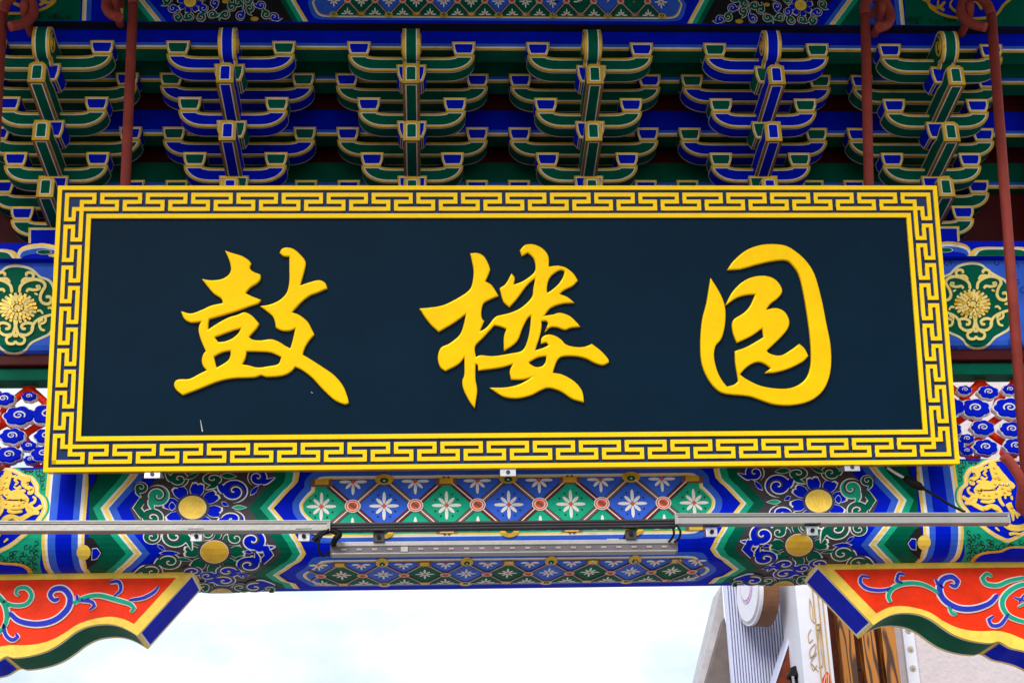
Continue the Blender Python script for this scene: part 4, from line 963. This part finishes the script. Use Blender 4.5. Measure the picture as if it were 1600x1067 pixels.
rod((208, 8), 6.26, (186, 520), 6.66, 'red iron rod passing behind the name board near the first character', False)
rod((1352, 24), 6.26, (1362, 520), 6.66, 'red iron rod passing behind the name board near the third character', False)
rod((1549, 24), 6.26, (1604, 752), 6.50, 'red iron rod hooked to the roundel end of the beam on the shop side', True)

# ================================================================== light bars
def lbar(name, a, b, Y, h, d, m, label, slit=True, lens=False):
    A = at_Y(*a, Y); B = at_Y(*b, Y); mid = (A+B)/2; L = (B-A).length; ang = atan2(B.z-A.z, B.x-A.x)
    r = Matrix.Rotation(-ang, 3, 'Y'); t = thing(name, label, 'light bar', mid)
    boxo('housing', mid, (L, d, h), m, t, .003, r)
    fy = Vector((0, -d/2-.001, 0))
    if slit: boxo('slit', mid+fy+r @ Vector((0, 0, h*.16)), (L*.994, .003, h*.07), 'rubber', t, 0, r)
    if slit: boxo('cover_lip', mid+fy+r @ Vector((0, 0, h*.42)), (L*1.001, .006, h*.12), m, t, .001, r)
    for e in (-1, 1): boxo('end_cap', mid+r @ Vector((e*(L/2+.003), 0, 0)), (.008, d*1.04, h*1.06), m, t, .002, r)
    return t, mid, L, r
def clip(t, px, py, Y, m='zinc'):
    p = at_Y(px, py, Y); boxo('clip_plate', p, (.048, .006, .042), m, t, .002); tubeo('clip_bolt', [p+Vector((0, -.012, 0)), p+Vector((0, 0, 0))], .009, 'rubber', t, 8)
    boxo('clip_arm', p+Vector((0, .065, .019)), (.04, .13, .005), m, t, .001); boxo('clip_tab', p+Vector((.0, -.01, .026)), (.07, .03, .005), 'darkalu', t, .001)
YLB = 6.47
t1, *_ = lbar('light_bar', (-330, 824.5), (514, 823), YLB, .045, .05, 'alu', 'long grey light bar ending at the black cable loop, beam end over bare sky')
for q in ((307, 838), (475, 838)): clip(t1, *q, YLB)
t2, *_ = lbar('light_bar', (1056, 812.5), (1573, 811), YLB, .047, .05, 'alu', 'grey light bar running beneath the black plug cable to the dragon roundel')
for q in ((1112, 831), (1269, 829)): clip(t2, *q, YLB)
t3, mid, L, r = lbar('dark_light_rail', (517, 824.5), (1053, 818), YLB+.01, .034, .04, 'darkalu', 'thin dark rail across the lozenge panel between the two grey light bars', False)
for dz in (-.006, .006): boxo('rib', mid+Vector((0, -.021, 0))+r @ Vector((0, 0, dz)), (L, .004, .004), 'rubber', t3, 0, r)
for q in ((592, 839), (986, 834.5)): clip(t3, *q, YLB+.01, 'darkalu')
t4, mid, L, r = lbar('wall_washer_lamp', (519, 859), (1055, 854), YLB+.05, .05, .05, 'lens', 'clear fronted lamp bar with a row of small diodes hung under the dark rail', False)
boxo('top_shell', mid+r @ Vector((0, -.003, .017)), (L, .054, .02), 'alu', t4, .003, r)
boxo('lower_lip', mid+r @ Vector((0, -.003, -.024)), (L, .054, .005), 'alu', t4, .001, r)
for i in range(22):
    boxo('diode', mid+r @ Vector((-L/2+.05+i*(L-.1)/21, -.0265, -.006)), (.022, .004, .009), 'led', t4, .0015, r)
for px, py in ((638, 848.5), (957, 844)):
    p = at_Y(px, py, YLB+.05); boxo('top_clip', p, (.05, .03, .008), 'zinc', t4, .001)
pm = mid+r @ Vector((-.42, -.03, -.008)); boxo('joint_clip', pm, (.03, .006, .022), 'alu', t4, .001)
def cable(name, pts, rr, label, Y=None):
    P = [at_Y(p[0], p[1], p[2]) for p in pts]; o = tubeo(name, curve3(P, 8), rr, 'rubber', None, 8); return tag(o, label, 'cable', kind='thing')
cable('cable_loop', [(515, 826, 6.45), (508, 832, 6.44), (499, 842, 6.44), (498, 858, 6.45), (504, 868, 6.47), (513, 864, 6.49), (520, 856, 6.52)], .0055, 'thin black cable looping to the lamp bar below the long grey bar')
cable('cable_loop', [(518, 828, 6.46), (530, 834, 6.44), (524, 842, 6.44), (521, 850, 6.48)], .013, 'stubby black plug cable beside the dark rail end')
cable('cable_loop', [(515, 828, 6.46), (502, 834, 6.45), (490, 845, 6.45)], .012, 'black plug hanging beside the thin cable loop')
cable('cable_loop', [(1050, 822, 6.45), (1053, 832, 6.44), (1049, 842, 6.46), (1042, 848, 6.52)], .005, 'thin black cable dropping from the dark rail to the lamp bar')
cable('cable_loop', [(1057, 820, 6.44), (1063, 830, 6.43), (1060, 842, 6.45), (1050, 848, 6.52)], .005, 'thin black cable arching beside the grey bar end')
pc = thing('plug_cable', 'black cable with fat inline plug slanting across the painted beam', 'cable', at_Y(1430, 752, 6.56))
tubeo('white_lead', curve3([at_Y(*p, 6.56) for p in [(1386, 730), (1400, 739), (1416, 748)]], 5), .006, 'W', pc, 8)
tubeo('plug', [at_Y(*p, 6.55) for p in [(1412, 746), (1417, 749), (1427, 755), (1437, 760), (1443, 764)]], [.010, .017, .019, .017, .009], 'rubber', pc, 12)
tubeo('lead', curve3([at_Y(*p) for p in [(1442, 763, 6.55), (1465, 776, 6.56), (1484, 788, 6.56), (1508, 800, 6.53)]], 5), .0065, 'rubber', pc, 8)

# ================================================================== shop facade behind
YS = 13.5
def prismY(name, pts, Y, th, m, parent, bev=0):
    bm = bmesh.new(); q = [at_Y(x, y, Y) for x, y in pts]; n = len(q)
    a = [bm.verts.new(p) for p in q]; b = [bm.verts.new(p+Vector((0, th, 0))) for p in q]
    bm.faces.new(a); bm.faces.new(b[::-1])
    for i in range(n): bm.faces.new((a[i], a[(i+1) % n], b[(i+1) % n], b[i]))
    bmesh.ops.recalc_face_normals(bm, faces=bm.faces[:]); return link(name, bm_mesh(bm, name, [m]), parent)
def vbar(name, px, py, y2, w, Y, th, m, parent, ztop=None):
    """a vertical board: its foot at pixel (px, py), its top at pixel row y2"""
    a = at_Y(px, py, Y); xt, z1 = a.x, at_Y(px, y2, Y).z
    return boxo(name, (a.x, Y, (a.z+z1)/2), (w, th, z1-a.z), m, parent, .006)
ZC = Z1
def ZQ(x, y): return (1100+x/4.706, 900+y/4.706)
fac = thing('shop_building', 'pale rendered shop building behind the gateway', 'building', at_Y(1500, 1060, YS))
wx0 = at_Y(*ZQ(1395, 600), YS).x
boxo('wall', ((wx0+9)/2, YS+2.5, 3.6), (9-wx0, 5, 7.2), 'stucco', fac, 0)
gx0 = at_Y(*ZQ(160, 300), YS).x
gx0 = at_Y(*ZQ(300, 420), YS).x
boxo('rear_wall', ((gx0+wx0)/2, YS+.5, 3.3), (wx0-gx0-.02, .3, 6.9), 'mahogany', fac, 0)
a_ = at_Y(*ZQ(1480, 400), YS-.03); b_ = at_Y(*ZQ(1560, 786), YS-.03)
boxo('bolted_strip', ((a_.x+b_.x)/2, YS-.03, 4.4), (.098, .04, 4.6), 'whitepaint', fac, .004)
for i in range(14):
    z = a_.z-(i-6)*(at_Y(*ZQ(1480, 400), YS-.03).z-at_Y(*ZQ(1510, 538), YS-.03).z)
    tubeo('strip_bolt', [((a_.x+b_.x)/2+.0, YS-.06, z), ((a_.x+b_.x)/2+.0, YS-.045, z)], .026, 'greymetal', fac, 14)
    tubeo('bolt_nut', [((a_.x+b_.x)/2+.0, YS-.07, z), ((a_.x+b_.x)/2+.0, YS-.055, z)], .012, 'tangold', fac, 8)
for i, (x0, x1) in enumerate(((960, 1075), (1120, 1230), (1270, 1380))):
    p, q = at_Y(*ZQ(x0+30, 500), YS-.35), at_Y(*ZQ(x1+20, 500), YS-.35)
    boxo('wood_slat', ((p.x+q.x)/2, YS-.35, 4.6), (q.x-p.x, .12, 4.4), 'oak', fac, .006)
for zpy in (680, 250):
    p = at_Y(*ZQ(1110, zpy), YS-.2); q = at_Y(*ZQ(1400, zpy), YS-.2); boxo('slat_rail', ((p.x+q.x)/2, YS-.2, p.z), (q.x-p.x-.02, .05, .03), 'darkalu', fac, .004)
# white box sign
bs = thing('white_box_sign', 'white box sign with embossed gold line drawing beside the wooden slats', 'sign', at_Y(*ZQ(800, 786), YS-.9))
p, q = at_Y(*ZQ(712, 500), YS-.9), at_Y(*ZQ(935, 500), YS-.9)
boxo('sign_box', ((p.x+q.x)/2, YS-.6, 4.45), (q.x-p.x, .6, 4.0), 'whitepaint', bs, .01)
for k, dx in enumerate((-.035, -.07, -.11)): boxo('edge_trim', (q.x+dx, YS-.905-.002*k, 4.45), (.007, .02, 3.98), 'tangold', bs, 0)
SS = Surf([(YS-.902, 7), (YS-.902, 2)])
D = Dec(SS, True)
for pts in ([(775, 160), (775, 230), (785, 310), (815, 345), (830, 360)], [(775, 160), (795, 240), (800, 320)], [(785, 385), (765, 430), (772, 490), (800, 460)], [(815, 490), (778, 540), (780, 600), (810, 570), (822, 500)], [(828, 560), (785, 630), (800, 690), (830, 650)], [(790, 640), (840, 700)],
            [(845, 350), (840, 500), (850, 640), (868, 670)], [(850, 350), (858, 520), (872, 640), (845, 670)], [(820, 355), (850, 350), (845, 395), (820, 390)]):
    D.stroke([ZQ(*p_) for p_ in pts], 0.75, 'tangold', 3, h=.008)
D.build('line_drawing', bs)
D = Dec(SS, True); D.poly([ZQ(*p_) for p_ in [(860, 800), (872, 750), (890, 715), (905, 698), (920, 720), (935, 760), (945, 800)]], 'red', 3, True)
for dx in (0, 18, 36): D.stroke([ZQ(880+dx, 790), ZQ(895+dx*.5, 720)], 1, 'W', 5)
D.build('red_leaf', bs)
# ribbed panel
rp = thing('ribbed_panel', 'white ribbed metal cladding panel carrying the round sign', 'cladding', at_Y(*ZQ(300, 780), YS))
p, q = at_Y(*ZQ(170, 400), YS), at_Y(*ZQ(690, 400), YS)
boxo('sheet', ((p.x+q.x)/2, YS+.0, 4.7), (q.x-p.x, .06, 4.2), 'ribwhite', rp, .004)
nr = 25
for i in range(nr):
    x = p.x+(i+.5)*(q.x-p.x)/nr; boxo('rib', (x, YS-.045, 4.7), ((q.x-p.x)/nr*.66, .05, 4.19), 'ribwhite', rp, .008)
# brown post and dark lamp
tw = thing('timber_strut', 'dark red timber strut leaning against the white box sign', 'strut', at_Y(*ZQ(560, 786), YS-.5))
prismY('strut_board', [ZQ(665, 330), ZQ(672, 360), ZQ(700, 560), ZQ(640, 790), ZQ(610, 860), ZQ(490, 860), ZQ(520, 790)], YS-.45, .25, 'mahogany', tw)
prismY('strut_edge', [ZQ(660, 322), ZQ(672, 350), ZQ(526, 790), ZQ(504, 860), ZQ(492, 860), ZQ(516, 790)], YS-.47, .28, 'ribwhite', tw)
lm = thing('wall_lamp', 'black wall lantern between the timber strut and the box sign', 'lamp', at_Y(*ZQ(690, 786), YS-.7))
p = at_Y(*ZQ(690, 720), YS-.62); tubeo('lantern_cap', [p+Vector((0, 0, .07)), p+Vector((0, 0, .055)), p+Vector((0, 0, .03)), p+Vector((0, 0, -.01)), p+Vector((0, 0, -.03))], [.02, .055, .06, .09, .095], 'rubber', lm, 12)
tubeo('lantern_body', [p+Vector((0, 0, -.03)), p+Vector((0, 0, -.25)), p+Vector((0, 0, -.6))], [.07, .065, .04], 'rubber', lm, 8)
for dx in (-.06, .06): tubeo('lantern_bar', [p+Vector((dx, -.08, -.03)), p+Vector((dx*.7, -.08, -.5))], .012, 'zinc', lm, 6)
# round sign
rs = thing('round_sign', 'round projecting sign with brown rim, its top hidden by the painted beam', 'sign', at_Y(*ZQ(350, 370), YS-.2))
c = at_Y(*ZQ(350, 120), YS-.4); rr = (at_Y(*ZQ(350, 120), YS-.4)-at_Y(*ZQ(350, 362), YS-.4)).length
R3 = Matrix.Rotation(radians(-80), 3, 'Z')
def disc(r0, y0, y1, m, nm, off=Vector((0, 0, 0)), rz=1):
    bm = bmesh.new(); n = 40
    A = [bm.verts.new(c+off+R3 @ Vector((r0*cos(2*pi*i/n), y0, rz*r0*sin(2*pi*i/n)))) for i in range(n)]; B = [bm.verts.new(c+off+R3 @ Vector((r0*cos(2*pi*i/n), y1, rz*r0*sin(2*pi*i/n)))) for i in range(n)]
    bm.faces.new(A); bm.faces.new(B[::-1])
    for i in range(n): bm.faces.new((A[i], A[(i+1) % n], B[(i+1) % n], B[i]))
    bmesh.ops.recalc_face_normals(bm, faces=bm.faces[:]); return link(nm, bm_mesh(bm, nm, [m]), rs)
disc(rr, 0, .14, 'mahogany', 'rim'); disc(rr*.985, -.03, .0, 'whitepaint', 'face_edge'); disc(rr*.92, -.036, -.03, 'greymetal', 'face_ring'); disc(rr*.86, -.042, -.036, 'whitepaint', 'face')
disc(rr*.5, -.048, -.042, 'pink', 'face_motif', Vector((0, 0, .05))); disc(rr*.40, -.054, -.048, 'whitepaint', 'face_motif', Vector((0, 0, .05)))
mat('rimbrown', srgb(124, 88, 66), .5)
bpy.data.objects['rim'].data.materials[0] = MATS['rimbrown']
# grey side roof
sr = thing('side_parapet', 'grey sloping parapet edge beside the white ribbed cladding', 'parapet', at_Y(*ZQ(60, 786), YS+1))
prismY('coping', [ZQ(130, 60), ZQ(150, 330), ZQ(20, 790), ZQ(-20, 920), ZQ(-80, 920), ZQ(-10, 640)], YS+.6, .5, 'greymetal', sr)
prismY('wall_side', [ZQ(150, 300), ZQ(190, 480), ZQ(260, 1000), ZQ(-40, 1000), ZQ(15, 790)], YS+.4, .4, 'darkwall', sr)
